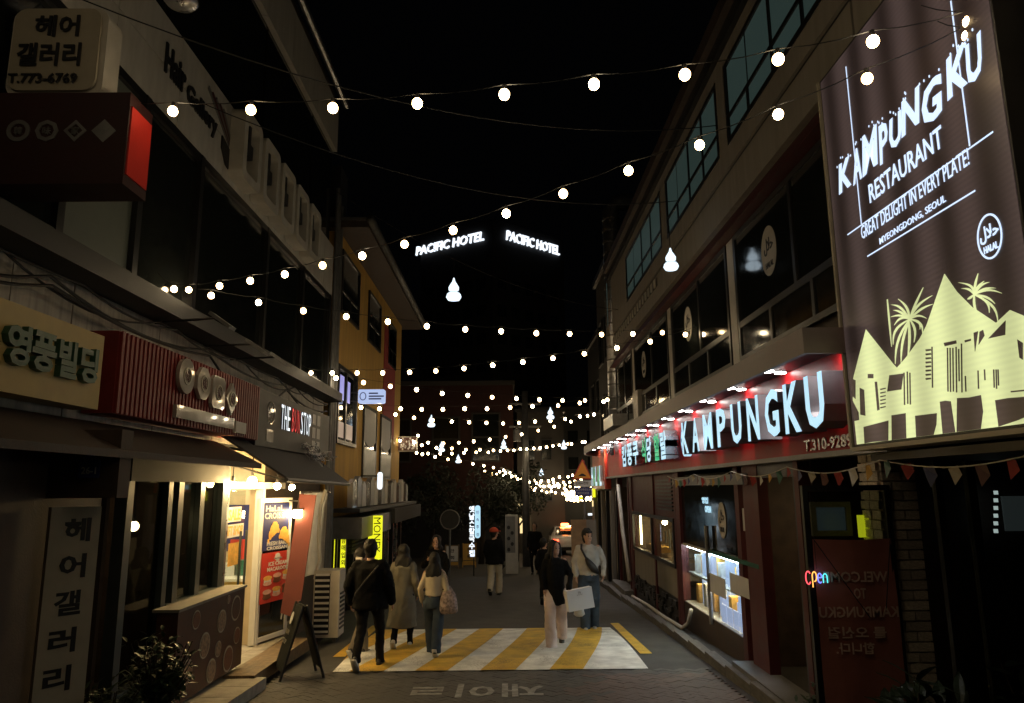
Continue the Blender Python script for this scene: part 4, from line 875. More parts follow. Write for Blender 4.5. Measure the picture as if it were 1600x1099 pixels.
def frond(c, e, bow, w_=9):
    n = 7; P = []; Q = []
    for i in range(n+1):
        t = i/n; x = c[0]+(e[0]-c[0])*t+bow[0]*math.sin(math.pi*t); y = c[1]+(e[1]-c[1])*t+bow[1]*math.sin(math.pi*t); ww = w_*(math.sin(math.pi*min(1, .15+t*.85)))+1
        L_ = math.hypot(e[0]-c[0], e[1]-c[1]) or 1; nx, ny = -(e[1]-c[1])/L_, (e[0]-c[0])/L_
        P.append((x+nx*ww/2, y+ny*ww/2)); Q.append((x-nx*ww/2, y-ny*ww/2))
    poly(P+Q[::-1], E['house'], .002, 'palm_frond', art)
for e, bw in (((485,325),(-5,5)),((368,378),(12,-8)),((335,405),(0,-20)),((333,462),(0,-12)),((345,590),(-25,-10)),((355,680),(-20,-5)),((382,675),(-12,0)),((527,362),(-12,-10)),((530,402),(0,-12)),((500,468),(0,-14)),((482,540),(20,-12)),((442,580),(14,-5)),((470,520),(18,-10)),((350,500),(-5,-18)),((345,430),(-5,-12))): frond((422,472), e, bw)
frond((418,480), (412,660), (6,0), 10); frond((318,380), (338,600), (0,0), 6)
for e, bw in (((740,260),(-4,0)),((768,295),(-5,-5)),((792,300),(-5,-12)),((850,352),(0,-18)),((822,328),(0,-12)),((832,486),(30,-10)),((792,442),(22,-8)),((740,452),(-8,5)),((648,302),(20,-12)),((662,330),(5,-10)),((690,380),(-5,5)),((818,400),(10,-8))): frond((722,358), e, bw)
for e in ((725,870),(745,845),(775,828),(800,850),(730,910),(722,885),(790,985),(775,990)): frond((760,930), e, (4,0), 12)
for e in ((860,880),(845,960),(900,880),(930,860),(950,900),(870,930)): frond((905,960), e, (4,0), 12)
B2 = (1280, 0)
def line(p, q, name='white_line', w_=2.6, mt=None):
    P = atX(1280+p[0]/2.969, p[1]/2.969, BX-.004); Q = atX(1280+q[0]/2.969, q[1]/2.969, BX-.004)
    b_ = MB(); strip(b_, (-P.y, P.z), (-Q.y, min(Q.z, zT-.03)), .009, Fz @ Matrix.Translation((0, 0, .001)), .003); mk(name, b_, mt or E['slogan'], bb)
line((133,1090),(808,612)); line((225,1190),(725,885)); line((125,310),(197,1040)); line((612,5),(700,678))
def btxt(s, p0, p1, h, name, bold=.02, shear=0, mt=None):
    P = atX(1280+p0[0]/2.969, p0[1]/2.969, BX-.004); Q = atX(1280+p1[0]/2.969, p1[1]/2.969, BX-.004)
    q = MB(); text(q, s, Fz, -P.y, P.z, P.y-Q.y, h, .003, bold, .002, shear); return mk(name, q, mt or E['slogan'], bb)
btxt('RESTAURANT', (238,945), (582,712), .145, 'restaurant_lettering', .01)
btxt('GREAT DELIGHT IN EVERY PLATE!', (200,1113), (706,805), .105, 'slogan_lettering', .0)
btxt('MYEONGDONG, SEOUL', (284,1140), (592,945), .055, 'place_lettering', .01)
# brush style name, letter by letter, stepping up and growing
xs = [(95,160,905,760),(160,205,860,700),(205,292,820,632),(285,335,770,580),(335,402,700,550),(385,492,640,470),(488,597,600,400),(597,715,470,270),(695,785,400,195)]
for ch, (x0, x1, yb_, yt_) in zip('KAMPUNGKU', xs):
    P = atX(1280+x0/2.969, yb_/2.969, BX-.004); Q = atX(1280+x1/2.969, yb_/2.969, BX-.004); Tp = atX(1280+x0/2.969, yt_/2.969, BX-.004)
    q = MB(); text(q, ch, Fz, -P.y+.0, P.z, (P.y-Q.y)*1.02, (Tp.z-P.z)*.98, .003, .03, .002, .2)
    for v in q.v:
        v.z += .012*noise.noise(v*38); v.y += .010*noise.noise(v*31+Vector((5, 0, 0)))
    for j in range(4): disc(q, Fz, -P.y+random.uniform(.0, P.y-Q.y), Tp.z+random.uniform(-.02, .05), .006, .01, .003, 6, .002)
    mk('brush_letter', q, E['slogan'], bb)
c0 = atX(1280+792/2.969, 340+88/2.969, BX-.004)
q = MB(); ring(q, Fz, -c0.y, c0.z, .105, .13, .011, .003, 36, .002); text(q, HALAL, Fz, -c0.y-.08, c0.z-.03, .16, .10, .003, .02, .002); text(q, 'HALAL', Fz, -c0.y-.06, c0.z-.085, .12, .04, .003, .03, .002); mk('halal_emblem', q, E['slogan'], bb)
shift(.22)
# ---------------------------------------------------------------- ground-floor of the restaurant
def gz(y): return g(y)+.1
rf = T('restaurant_shopfront', 'maroon shopfront posts and panels under the restaurant sign', 'shopfront', (3.1, 13, g(13)))
for y0, y1 in ((9.55, 9.72), (8.78, 9.35), (12.95, 13.25), (13.27, 13.4), (18.0, 18.35), (18.5, 18.62), (20.2, 20.5), (15.3, 15.42), (7.5, 7.62)): mk('post', MB().box(RX-.03, RX+.1, y0, y1, gz(y1)-.1, 2.26), M['maroon'], rf)
mk('upper_panel', MB().box(RX, RX+.08, 13.4, 18.0, 1.42, 2.26), M['maroon'], rf)
mk('louvre_panel', (lambda q: ([q.box(RX-.05, RX, 13.45, 14.9, 1.55+.07*k, 1.58+.07*k) for k in range(9)], q)[1])(MB()), M['black'], rf)
mk('lower_panel', MB().box(RX-.0, RX+.08, 13.4, 15.3, -.02, .50), M['beige'], rf); mk('lower_panel', MB().box(RX-.0, RX+.08, 15.42, 18.0, -.1, .50), M['beige'], rf)
q = MB()
for k in range(80): q.cbox((RX+.02+random.uniform(-.02, .02), 13.5+random.random()*4.4, random.uniform(-.42, -.1)), (.1, random.uniform(.1, .25), .09))
mk('rubble_base', q, M['dark'], rf, 'stuff'); mk('base', MB().box(RX+.01, RX+.09, 13.4, 18.0, -.7, -.02), M['dark'], rf)
mk('base', MB().box(RX-.02, RX+.09, 9.72, 12.95, -.6, .03), M['wood_dark'], rf)
# kitchen window
kw = T('kitchen_window', 'bright kitchen window with hanging tags behind glass in the maroon shopfront', 'window', (3.15, 15.5, .9))
Fg = FR(RX, 0, 0)
q = MB(); frame_rect(q, Fg, -17.9, -13.45, .52, 1.42, .07, .05); rect(q, Fg, -15.6, -15.5, .59, 1.35, .05); mk('frame', q, M['black'], kw)
mk('pane', rect(MB(), Fg, -17.83, -15.6, .59, 1.35, .01), GL, kw); mk('pane', rect(MB(), Fg, -15.5, -13.52, .59, 1.35, .01), GL, kw)
b = MB(); b.box(4.6, 4.7, 13.4, 18.0, .3, 1.6).box(RX+.1, 4.6, 13.35, 13.4, .3, 1.6).box(RX+.1, 4.6, 18.0, 18.05, .3, 1.6).box(RX+.1, 4.6, 13.4, 18.0, .3, .5).box(RX+.1, 4.6, 13.4, 18.0, 1.5, 1.6); mk('interior', b, M['wood'], kw)
b = MB(); b.smooth = True; mk('bulb', b.sphere((3.45, 15.9, 1.24), .06, 14, 8), E['kitchen'], kw); b = MB(); b.smooth = True; mk('bulb', b.sphere((3.45, 14.2, 1.26), .045, 14, 8), E['kitchen'], kw)
mk('tags', (lambda q: ([q.box(3.3, 3.31, 13.8+.33*k, 13.95+.33*k, .75+.1*(k % 3), 1.1+.05*(k % 2)) for k in range(8)], q)[1])(MB()), M['paper'], kw)
mk('food_tray', MB().box(3.2, 3.5, 15.7, 16.9, .6, .72), M['bun'], kw)
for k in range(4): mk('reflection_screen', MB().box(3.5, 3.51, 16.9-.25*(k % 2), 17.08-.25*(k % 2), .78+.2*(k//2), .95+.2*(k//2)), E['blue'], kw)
mk('light_strip', MB().box(3.2, 3.23, 17.5, 17.56, .65, 1.35), E['cab_warm'], kw)
# display cabinet
dc_ = T('display_cabinet', 'glowing glass display cabinet stocked with pale blue boxed goods', 'cabinet', (3.3, 11.3, .5))
b = MB(); b.box(3.55, 3.6, 9.72, 12.95, .03, .98).box(RX, 3.6, 9.72, 12.95, .98, 1.02).box(RX, 3.6, 9.72, 12.95, .0, .035); mk('case', b, M['off_white'], dc_)
mk('light_strip', MB().box(RX+.06, RX+.10, 9.8, 12.9, .95, .975), E['cabinet'], dc_); mk('light_strip', MB().box(3.3, 3.34, 9.8, 12.9, .47, .495), E['cab_warm'], dc_)
mk('shelf', MB().box(RX+.08, 3.55, 9.72, 12.95, .5, .53), M['off_white'], dc_)
for r0, z in ((0, .04), (1, .53)):
    for k in range(13):
        yy = 9.82+k*.235; mk('box_of_goods', MB().box(3.28+.05*(k % 2), 3.42+.05*(k % 2), yy, yy+.16, z, z+.30+.06*((k*7) % 3)), [E['lilac'], M['paper'], E['blue']][(k+r0) % 3] if (k+r0) % 4 else M['bun'], dc_)
mk('pane', rect(MB(), FR(RX+.01, 0, 0), -12.93, -9.74, .04, .97, .01), GL, dc_)
mk('lower_cards', (lambda q: ([q.box(RX+.03, RX+.045, 9.8+.28*k, 10.02+.28*k, .05, .3) for k in range(4)], q)[1])(MB()), E['lilac'], dc_)
# glazing above the cabinet
gz_ = T('upper_glazing', 'dark shop glazing above the lit cabinet with halal oval and papers', 'window', (3.1, 11, 1.5))
mk('pane', rect(MB(), FR(RX+.03, 0, 0), -12.95, -9.72, 1.03, 2.2, .01), M['dglass'], gz_)
Fq = FR(RX+.015, 0, 0); shift()
def pq(px, py, X=RX): p = atX(px, py, X); return (-p.y, p.z)
def qrect(name, a_, b_, mt, parent, d=.006, n0=0):
    A_ = pq(*a_); B_ = pq(*b_); q = MB(); rect(q, Fq, A_[0], B_[0], B_[1], A_[1], d, n0); return mk(name, q, mt, parent)
a_ = pq(1127, 813); q = MB(); ring(q, Fq, a_[0], a_[1], .19, .26, .02, .008); disc(q, Fq, a_[0], a_[1], .17, .24, .004); o_ = mk('halal_oval', q, M['off_white'], gz_)
q = MB(); text(q, HALAL, Fq, a_[0]-.12, a_[1]-.05, .24, .2, .006, .01, .004); text(q, 'HALAL', Fq, a_[0]-.1, a_[1]-.17, .2, .07, .006, .01, .004); mk('oval_print', q, M['ink'], o_)
qrect('notice', (1154, 794), (1174, 832), M['paper'], gz_); qrect('teal_panel', (1107, 858), (1190, 890), M['teal'], gz_, .05)
qrect('paper_sheet', (1108, 893), (1139, 937), M['paper'], gz_, .004, .05); qrect('paper_sheet', (1144, 894), (1176, 937), M['paper'], gz_, .004, .05)
mk('metal_hood', MB().box(RX-.1, RX+.02, 9.5, 13.3, 2.02, 2.16), M['grey'], gz_)
for k, (px, py) in enumerate(((1099, 781), (1104, 795))): a_ = pq(px, py); q = MB(); text(q, ['영업', 'OPEN'][k], Fq, a_[0]-.14, a_[1]-.06, .34, .1, .006, .02); mk('lit_lettering', q, E['letter'], gz_)
mk('door_bar', MB().tube([(RX-.04, 11.6, -.05), (RX-.04, 11.6, 1.4)], .035, 8), M['galv'], gz_)
shift(.22)
# restaurant doorway: room with a cook in it, stairs
dr = T('restaurant_doorway', 'dark doorway of the restaurant with warm room and wooden steps inside', 'doorway', (3.6, 8.2, g(8)))
mk('room', MB().box(5.4, 5.5, 7.5, 9.7, -.4, 2.3).box(RX+.1, 5.4, 9.6, 9.7, -.4, 2.3).box(RX+.1, 5.4, 7.45, 7.5, -.4, 2.3).box(RX+.1, 5.4, 7.5, 9.6, 2.2, 2.3).box(RX+.1, 5.4, 7.5, 9.6, -.45, -.3), M['wood_dark'], dr)
for k in range(4): mk('step', MB().box(3.6+.28*k, 5.4, 7.55, 8.75, -.3+.17*k, -.13+.17*k), M['wood'], dr)
mk('lamp', MB().box(4.2, 4.5, 8.2, 8.6, 2.16, 2.19), emis('room_lamp', (1,.72,.35), 22), dr)
qd = MB(); rect(qd, FR(5.38, 0, 0), -9.3, -8.7, 1.3, 1.8, .01); mk('orange_notice', qd, M['bun'], dr)
mk('threshold', MB().box(2.86, RX+.1, 7.5, 9.5, g(8.5)+.02, g(8.5)+.14), M['grey'], dr)
mk('door_frame', MB().box(RX-.02, RX+.1, 7.62, 7.68, -.35, 2.26).box(RX-.02, RX+.1, 7.68, 9.35 -.57, 2.1, 2.26), M['black'], dr)
shift()
cook = T('person', 'person in pale top behind the restaurant doorway, seen from the side', 'person', (4.05, 8.75, -.3))
# open glass door with reversed welcome banner
od = T('glass_gate', 'glass door standing open across the pavement with dark frame', 'door', (3.0, 6.35, g(6.3)))
xa, xb = atY(1262, 850, 6.3).x, atY(1388, 850, 6.3).x
Fo = FF(0, 6.3, 0)
q = MB(); frame_rect(q, Fo, xa-.03, xb+.03, g(6.3)+.03, 2.0, .045, .05); mk('frame', q, M['black'], od)
mk('pane', rect(MB(), Fo, xa+.015, xb-.015, g(6.3)+.08, 1.95, .008, .02), GLT, od)
zt = atY(1300, 842, 6.27).z
wb = T('welcome_banner', 'maroon cloth banner whose welcome text reads backwards', 'banner', (3.0, 6.26, zt))
q = MB(); q.smooth = False; n = 12; mm = 16; vs = []
zb = g(6.3)+.12
for i in range(mm+1):
    for j in range(n+1):
        s_ = j/n; t = i/mm; vs.append((xa+.02+(xb-xa-.02)*s_, 6.245+.008*math.sin(9*s_+3*t)+.006*math.sin(14*t), zt-(zt-zb)*t-.01*math.sin(math.pi*s_)*(1-t)))
q.add(vs, [[i*(n+1)+j, (i+1)*(n+1)+j, (i+1)*(n+1)+j+1, i*(n+1)+j+1] for i in range(mm) for j in range(n)]); mk('cloth', q, M['welcome_cloth'], wb)
q = MB(); Fw_ = FF(0, 6.232, 0); W_ = xb-xa
gm = mat('faded_banner_print', (.75,.55,.48), .85)
for s, u0, u1, py, hh in (('WELCOME', .12, .90, 902, .085), ('TO', .47, .62, 928, .085), ('KAMPUNGKU', .03, .99, 957, .085), ('를 오신걸', .12, .82, 989, .09), ('합니다.', .2, .66, 1014, .09)):
    z_ = atY(1300, py, 6.23).z; q = MB(); text(q, s, Fw_, xa+W_*u0, z_-hh/2, W_*(u1-u0), hh, .003, .02, 0, 0, None, True); mk('lettering', q, gm, wb)
for p_, q_ in (((xa+.02, zt), (xa+W_*.62, zt-.62)), ((xb-.02, zt), (xb-.12, zt-.55))): mk('string', MB().tube([(p_[0], 6.22, p_[1]), (q_[0], 6.20, q_[1])], .004, 5), M['ink'], wb)
fp = T('framed_window', 'pale framed inner window with blue picture above the reversed welcome banner', 'window', (3.0, 6.95, 1.6))
pa = atY(1268, 838, 6.95); pb = atY(1326, 784, 6.95); q = MB(); frame_rect(q, FF(0, 6.95, 0), pa.x, pb.x, pa.z, pb.z, .05, .03); mk('frame', q, M['beige'], fp)
mk('picture', MB().box(pa.x+.05, pb.x-.05, 6.94, 6.95, pa.z+.04, pb.z-.05), emis('dim_blue_picture', (.16,.22,.28), .12), fp)
ys = T('reversed_yellow_sign', 'small glowing yellow sign with reversed black letters above the welcome banner', 'sign', (3.1, 6.6, 1.6))  # glowing box behind the glass, modelled in place of a sign's reflection
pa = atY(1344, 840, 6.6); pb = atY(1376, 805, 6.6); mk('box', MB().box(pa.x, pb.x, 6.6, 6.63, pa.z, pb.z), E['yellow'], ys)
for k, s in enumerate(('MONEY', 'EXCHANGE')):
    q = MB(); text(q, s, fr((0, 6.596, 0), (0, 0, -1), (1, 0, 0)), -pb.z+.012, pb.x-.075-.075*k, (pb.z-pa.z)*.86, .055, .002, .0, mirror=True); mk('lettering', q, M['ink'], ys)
# neon OPEN
no = T('neon_open_sign', 'small neon sign spelling open in red, orange and blue script', 'sign', atY(1274, 905, 6.25))
c_ = atY(1259, 913, 6.2); Fn = FF(0, 6.2, 0); s_ = .042
def neon(pts, mt): mk('neon_tube', MB().tube([Fn @ Vector((c_.x+a*s_, c_.z+b*s_, 0)) for a, b in pts], .0045, 6), mt, no)
def ell(cx, cy, rx, ry, a0_, a1_, n=14): return [(cx+rx*math.cos(R(a0_+(a1_-a0_)*i/n)), cy+ry*math.sin(R(a0_+(a1_-a0_)*i/n))) for i in range(n+1)]
neon(ell(.6, 1.2, .5, 1.2, 40, 320), E['neon_r']); neon([(1.4, -.6), (1.4, 1.4)]+ell(1.8, 1.4, .42, .9, 160, -100), E['neon_o'])
neon([(2.5, 1.2), (3.2, 1.2)]+ell(2.85, 1.1, .4, .9, 10, 310), E['neon_b']); neon([(3.5, .2), (3.5, 1.6)]+ell(3.9, 1.3, .38, .6, 150, 0)+[(4.3, .2)], emis('neon_teal', (.1,.8,.8), 1.6))
mk('cord', MB().tube([(c_.x+.1, 6.2, c_.z+.12), (c_.x+.1, 6.22, 1.95)], .002, 4), M['black'], no)
# brick pillar
bpv = T('brick_pillar', 'pale painted brick pillar beside the welcome banner', 'pillar', (3.5, 6.4, g(6.4)))
X0, X1 = atY(1386, 850, 6.3).x, atY(1441, 850, 6.3).x
mk('core', MB().box(X0+.01, X1-.01, 6.31, 6.65, g(6.4), 2.28), M['mortar'], bpv)
z = g(6.4)+.02; r_ = 0
while z < 2.22:
    cuts = [X0, X0+.17, X1] if r_ % 2 == 0 else [X0, X0+.08, X1]
    for a_, b_ in zip(cuts, cuts[1:]): piece(bpv, 'brick', ((a_+b_)/2, 6.31+random.uniform(-.004, .004), z+.036), (b_-a_-.012, .05, .068), random.choice([M['brick_light'], M['brick_light'], M['brick_grey']]))
    for yy in (6.38, 6.55): piece(bpv, 'brick', (X0+random.uniform(-.003, .003), yy+.02*(r_ % 2), z+.036), (.05, .15, .068), M['brick_light'])
    z += .081; r_ += 1
# near right glazing
ng = T('side_window', 'dark window at the right edge with faint poster and dotted light strip', 'window', (3.9, 5.5, .8))
mk('pane', MB().box(3.70, 6.0, 6.36, 6.37, g(6)+.1, 2.2), GLT, ng)
mk('post', MB().box(3.67, 3.73, 6.33, 6.39, g(6), 2.28).box(3.95, 4.02, 6.33, 6.39, g(6), 2.28), M['black'], ng)
mk('back_wall', MB().box(3.7, 6.2, 7.2, 7.3, g(6), 2.3), M['wood_dark'], ng)
p0 = atY(1570, 830, 7.1); p1 = atY(1625, 775, 7.1); mk('poster', MB().box(p0.x, p1.x, 7.08, 7.1, p0.z, p1.z), emis('dim_poster', (.35,.40,.44), .09), ng)
for k in range(6): p0 = atY(1556, 770+12*k, 7.05); mk('light_dot', MB().cbox(p0, (.03, .02, .035)), E['neon_w'], ng)
mk('header', MB().box(RX+.1, 6.2, 6.3, 6.6, 2.25, 3.2).box(RX, 6.2, 3, 6.3, 2.2, 2.26), M['dark'], ng)
# bunting
bt = T('flag_bunting', 'string of small mixed flags hanging under the restaurant sign', 'bunting', (2.95, 8, 2.2))
def bl_(t): 
    y = 13.4-9.6*t; return Vector((2.90, y, 2.19-.08*abs(math.sin(t*math.pi*5))))
mk('cord', MB().tube([bl_(t/60) for t in range(61)], .005, 5), M['off_white'], bt)
cols = [M['red_render'], M['off_white'], M['ochre'], M['teal'], M['red_render'], M['navy'], M['beige_sign'], M['maroon']]
for k in range(34):
    p = bl_((k+.5)/34); a_ = random.uniform(-.25, .25); q = MB(Matrix.Translation(p) @ Matrix.Rotation(a_, 4, 'Z') @ Matrix.Rotation(random.uniform(-.2, .2), 4, 'X'))
    hh = random.uniform(.10, .15); q.add([(0, -.055, 0), (0, .055, 0), (.01, .045, -hh*.6), (-.01, 0, -hh), (.02, -.05, -hh*.5)], [(0, 1, 2, 3, 4)]); mk('flag', q, cols[k % 8], bt)
# white pipe
wp = T('white_drainpipe', 'leaning white drainpipe running down the maroon post to the pavement', 'pipe', (2.95, 18.5, 0))
q = MB(); q.smooth = True; mk('pipe', q.tube([atX(966, 758, 3.0), atX(973, 830, 3.0), atX(984, 908, 3.0)], .05, 10), M['off_white'], wp)
wh = T('white_hose', 'pale hose running along the foot of the restaurant wall', 'hose', (2.98, 14, g(14)))
q = MB(); q.smooth = True; mk('hose', q.tube([(3.0, 18.4, g(18)+.12), (3.02, 16.5, g(16.5)+.14), (2.98, 14.5, g(14.5)+.13), (3.0, 13.2, g(13)+.12), (3.03, 12.9, g(13)+.25), (3.04, 12.7, g(13)+.5)], .035, 8), M['off_white'], wh)
# potted plants
def leafmesh(L_, W_):
    q = MB(); vs = []; 
    for i in range(5):
        t = i/4; ww = W_*math.sin(math.pi*min(.98, .12+.86*t)); zz = -.35*L_*t*t
        vs += [(-ww/2, L_*t, zz), (0, L_*t, zz-.06*W_), (ww/2, L_*t, zz)]
    q.add(vs, [[i*3+j, i*3+j+1, (i+1)*3+j+1, (i+1)*3+j] for i in range(4) for j in range(2)]); return q
LM = {}
def leaf_piece(root, c, rot, L_=.2, W_=.06, mt='leaf', elev=.5):
    k = (mt, round(L_, 1), round(W_, 2))
    if k not in LM:
        me = bpy.data.meshes.new('leaf'); b = leafmesh(L_, W_); me.from_pydata([tuple(v) for v in b.v], [], b.f); me.materials.append(M[mt]); LM[k] = me
    o = bpy.data.objects.new('leaf', LM[k]); C.objects.link(o); o.parent = root
    o.matrix_basis = ROOT[root.name] @ Matrix.Translation(c) @ Matrix.Rotation(rot, 4, 'Z') @ Matrix.Rotation(elev, 4, 'X'); return o
def plant(name, label, c, hgt, rad, n, L_, W_, mt, potr=.16, small=False):
    p = T(name, label, 'plant', c); c = Vector(c)
    q = MB(); q.smooth = True; mk('pot', q.loft([(c.x, c.y, c.z+z_, r, r) for z_, r in ((0, potr*.7), (.22, potr), (.25, potr*1.06), (.25, potr*.9))], 20), M['pot'], p)
    q = MB()
    tips = []
    for i in range(max(5, n//9)):
        a_ = random.uniform(0, 6.28); e = c+Vector((math.cos(a_)*rad*random.uniform(.2, .8), math.sin(a_)*rad*random.uniform(.2, .8), hgt*random.uniform(.5, 1)))
        q.tube([c+Vector((0, 0, .2)), c+(e-c)*.5+Vector((0, 0, .08)), e], [.012, .008, .004], 5); tips.append(e)
    mk('stem', q, M['bark'], p)
    sm = MB()
    for i in range(n):
        e = random.choice(tips); t = random.uniform(.35, 1.05); pos = c+Vector((0, 0, .2))+(e-c-Vector((0, 0, .2)))*t+Vector((random.uniform(-1, 1), random.uniform(-1, 1), random.uniform(-.5, .5)))*rad*.25
        a_ = random.uniform(0, 6.28); el = random.uniform(-.3, 1.1)
        if small:
            lm = leafmesh(L_*random.uniform(.7, 1.2), W_); sm.T = Matrix.Translation(pos) @ Matrix.Rotation(a_, 4, 'Z') @ Matrix.Rotation(el, 4, 'X'); sm.add([tuple(v) for v in lm.v], lm.f)
        else: leaf_piece(p, pos, a_, L_, W_, mt, el)
    if small: mk('foliage', sm, M[mt], p, 'stuff')
    return p
plant('potted_shrub', 'dark small-leaved potted shrub hiding the corner of the menu board', (-3.12, 6.95, g(6.95)+.12), .85, .36, 900, .09, .035, 'leaf', small=True)
plant('potted_shrub', 'smaller dark shrub at the foot of the tall salon board', (-3.28, 6.45, g(6.45)+.12), .55, .3, 450, .08, .03, 'leaf', small=True)
plant('potted_plant', 'large broad-leaved plant in front of the reversed welcome banner', (2.95, 5.75, g(5.75)+.1), .85, .36, 60, .26, .09, 'leaf', .14)
plant('potted_plant', 'dark leafy plant in front of the pale brick pillar', (3.35, 5.8, g(5.8)+.1), .7, .32, 50, .26, .08, 'leaf', .14)
plant('potted_plant', 'pale speckled shrub beside the metal threshold of the restaurant door', (2.72, 6.8, g(6.8)+.1), .45, .2, 260, .06, .03, 'leaf_b', .1, small=True)
plant('potted_plant', 'tall dark plant at the right edge below the dark side window', (3.95, 5.9, g(5.9)+.1), .75, .4, 60, .3, .09, 'leaf', .16)
pb_ = T('broken_slab', 'pale broken paving slab lying under the broad-leaved plant', 'slab', (2.75, 5.9, g(5.9)+.1))
mk('slab', MB(Matrix.Translation((2.75, 6.0, g(6)+.14)) @ Matrix.Rotation(.5, 4, 'Z')).box(-.18, .18, -.12, .12, 0, .06), M['kerb'], pb_)
# ================================================================ BEYOND: brick building, hotel, right side buildings
BB = T('brick_building', 'dark red brick building closing the left end of the street, pale windows', 'building', (-6, 40, g(40)))
mk('wall', MB().box(-14, .35, 40, 50, g(40), 7.6), M['red_brick'], BB)
mk('parapet', MB().box(-14.1, .45, 39.9, 50.1, 7.6, 7.85), M['far_wall'], BB)
for x0, x1, z0, z1 in ((-4.1, -2.55, 3.4, 5.9), (-1.95, -.35, 3.4, 6.1), (-7.0, -5.2, 3.4, 5.8)):
    w_ = mk('window', (lambda q: (frame_rect(q, FF(0, 40, 0), x0, x1, z0, z1, .1, .08), rect(q, FF(0, 40, 0), x0+.1, x1-.1, (z0+z1)/2-.04, (z0+z1)/2+.04, .07), q)[2])(MB()), M['far_wall'], BB)
    mk('pane', rect(MB(), FF(0, 40, 0), x0+.1, x1-.1, z0+.1, z1-.1, .03), M['dglass'], w_)
for k in range(14): piece(BB, 'brick_course', (-6.8, 39.96, 1.9-.28*k), (14.2, .07, .05), M['far_wall'])
mk('ground_front', MB().box(-12, .2, 39.8, 40, g(40), .8), M['dark'], BB)
HT = T('hotel_tower', 'tall dark hotel tower with its lit name on both upper faces', 'building', (-1.5, 95, g(95)))
hc = atY(770, 350, 90); ang = R(38)
q = MB()
cx, cy = hc.x, 90
uL = Vector((-math.cos(R(33)), math.sin(R(33)), 0)); uR = Vector((math.cos(R(42)), math.sin(R(42)), 0))
ztop = 36.5; pts = [Vector((cx, cy, 0)), Vector((cx, cy, 0))+uR*13.2, Vector((cx, cy, 0))+uR*13.2+uL*12, Vector((cx, cy, 0))+uL*12]
q.add([(p.x, p.y, g(90)) for p in pts]+[(p.x, p.y, ztop) for p in pts], [(3,2,1,0),(4,5,6,7),(0,1,5,4),(1,2,6,5),(2,3,7,6),(3,0,4,7)]); mk('wall', q, M['tower'], HT)
FLh = fr(pts[0]+uL*12, -uL); FRh = fr(pts[0], uR)
for Fh_, L_ in ((FLh, 12), (FRh, 13.2)):
    for fl in range(8):
        z_ = 2+fl*3.6
        for k in range(5): mk('window', rect(MB(), Fh_, .8+k*(L_-1.2)/5, .8+k*(L_-1.2)/5+1.5, z_, z_+1.5, .05), M['dglass'], HT)
def hotel(F_, px0, py0, px1, py1, hh, base):
    # intersect pixels with the wall plane
    n = F_.to_3x3() @ Vector((0, 0, 1)); o_ = F_.translation
    def hit(px, py): d = ray(px, py); return F_.inverted() @ (O+d*((o_-O).dot(n)/d.dot(n)))
    a_ = hit(px0, py0); b_ = hit(px1, py1); z_ = (a_.y+b_.y)/2
    q = MB(); text(q, 'PACIFIC HOTEL', F_, a_.x, z_, b_.x-a_.x, hh, .25, .015, .02, .12); return mk('hotel_lettering', q, E['hotel'], HT)
hotel(FLh, 651, 404, 757, 372, 1.25, 0); hotel(FRh, 790, 373, 873, 402, 1.35, 0)
# right side beyond the restaurant
def block(name, label, x0, x1, y0, y1, h_, mt, wins, face='L', wm='dglass'):
    B_ = T(name, label, 'building', ((x0+x1)/2, y0, g(y0)))
    mk('wall', MB().box(x0, x1, y0, y1, g(y1)-1, h_), mt, B_)
    mk('cornice', MB().box(x0-.12, x1+.12, y0-.12, y1+.12, h_, h_+.2), M['dark'], B_)
    for (u, z, w_, hh) in wins:
        if face == 'L': Fw_ = FR(x0, 0, 0); a_ = -(u+w_)
        elif face == 'R': Fw_ = FL(x1, 0, 0); a_ = u
        else: Fw_ = FF(0, y0, 0); a_ = u
        f_ = mk('window', (lambda q: (frame_rect(q, Fw_, a_, a_+w_, z, z+hh, .07, .06), q)[1])(MB()), M['dark'], B_)
        mk('pane', rect(MB(), Fw_, a_+.07, a_+w_-.07, z+.07, z+hh-.07, .02), E[wm] if wm in E else M[wm], f_)
    return B_
b1 = block('narrow_building', 'dark narrow building with ribbed metal duct just beyond the restaurant', 3.45, 9, 21.2, 27, 9.5, M['far_wall'], [(22+1.7*k, z, 1.1, 1.6) for k in range(3) for z in (3.6, 6.3)])
b2 = block('stepped_building', 'dark building past the warning sign with a shop under it', 4.3, 10, 27.6, 38, 9.0, M['tower'], [(28.5+2.2*k, z, 1.4, 1.6) for k in range(4) for z in (2.6, 5.4)])
b3 = block('far_building', 'dim beige building far down the bent street on the right', 7.0, 15, 39, 58, 8.0, M['far_wall'], [(40+2.6*k, z, 1.5, 1.5) for k in range(6) for z in (2, 4.8)])
b4 = block('end_building', 'dark building closing the view above the distant fairy lights', 1.5, 13, 84, 92, 11, M['tower'], [(2.5+2.2*k, z, 1.3, 1.5) for k in range(4) for z in (1, 4, 7)], 'F')
b5 = block('corner_shop_building', 'grey rendered building at the fork, behind the utility pole', .6, 3.4, 44, 60, 6.5, M['far_wall'], [(1.0+1.0*k, z, .7, 1.3) for k in range(2) for z in (1.2, 3.6)], 'F')
mk('lit_shop', MB().box(.7, 1.3, 43.9, 43.98, -.6, .5), E['warm_win'], b5)
du = T('metal_duct', 'tall silvery ribbed duct rising beside the restaurant and bending at the roof', 'duct', (3.35, 20.9, 3))
q = MB(); q.smooth = True
q.tube([(3.2, 21.0, 2.9), (3.2, 21.0, 10.2), (3.35, 21.0, 10.5), (4.6, 20.9, 10.6)], .26, 14); mk('duct', q, M['galv'], du)
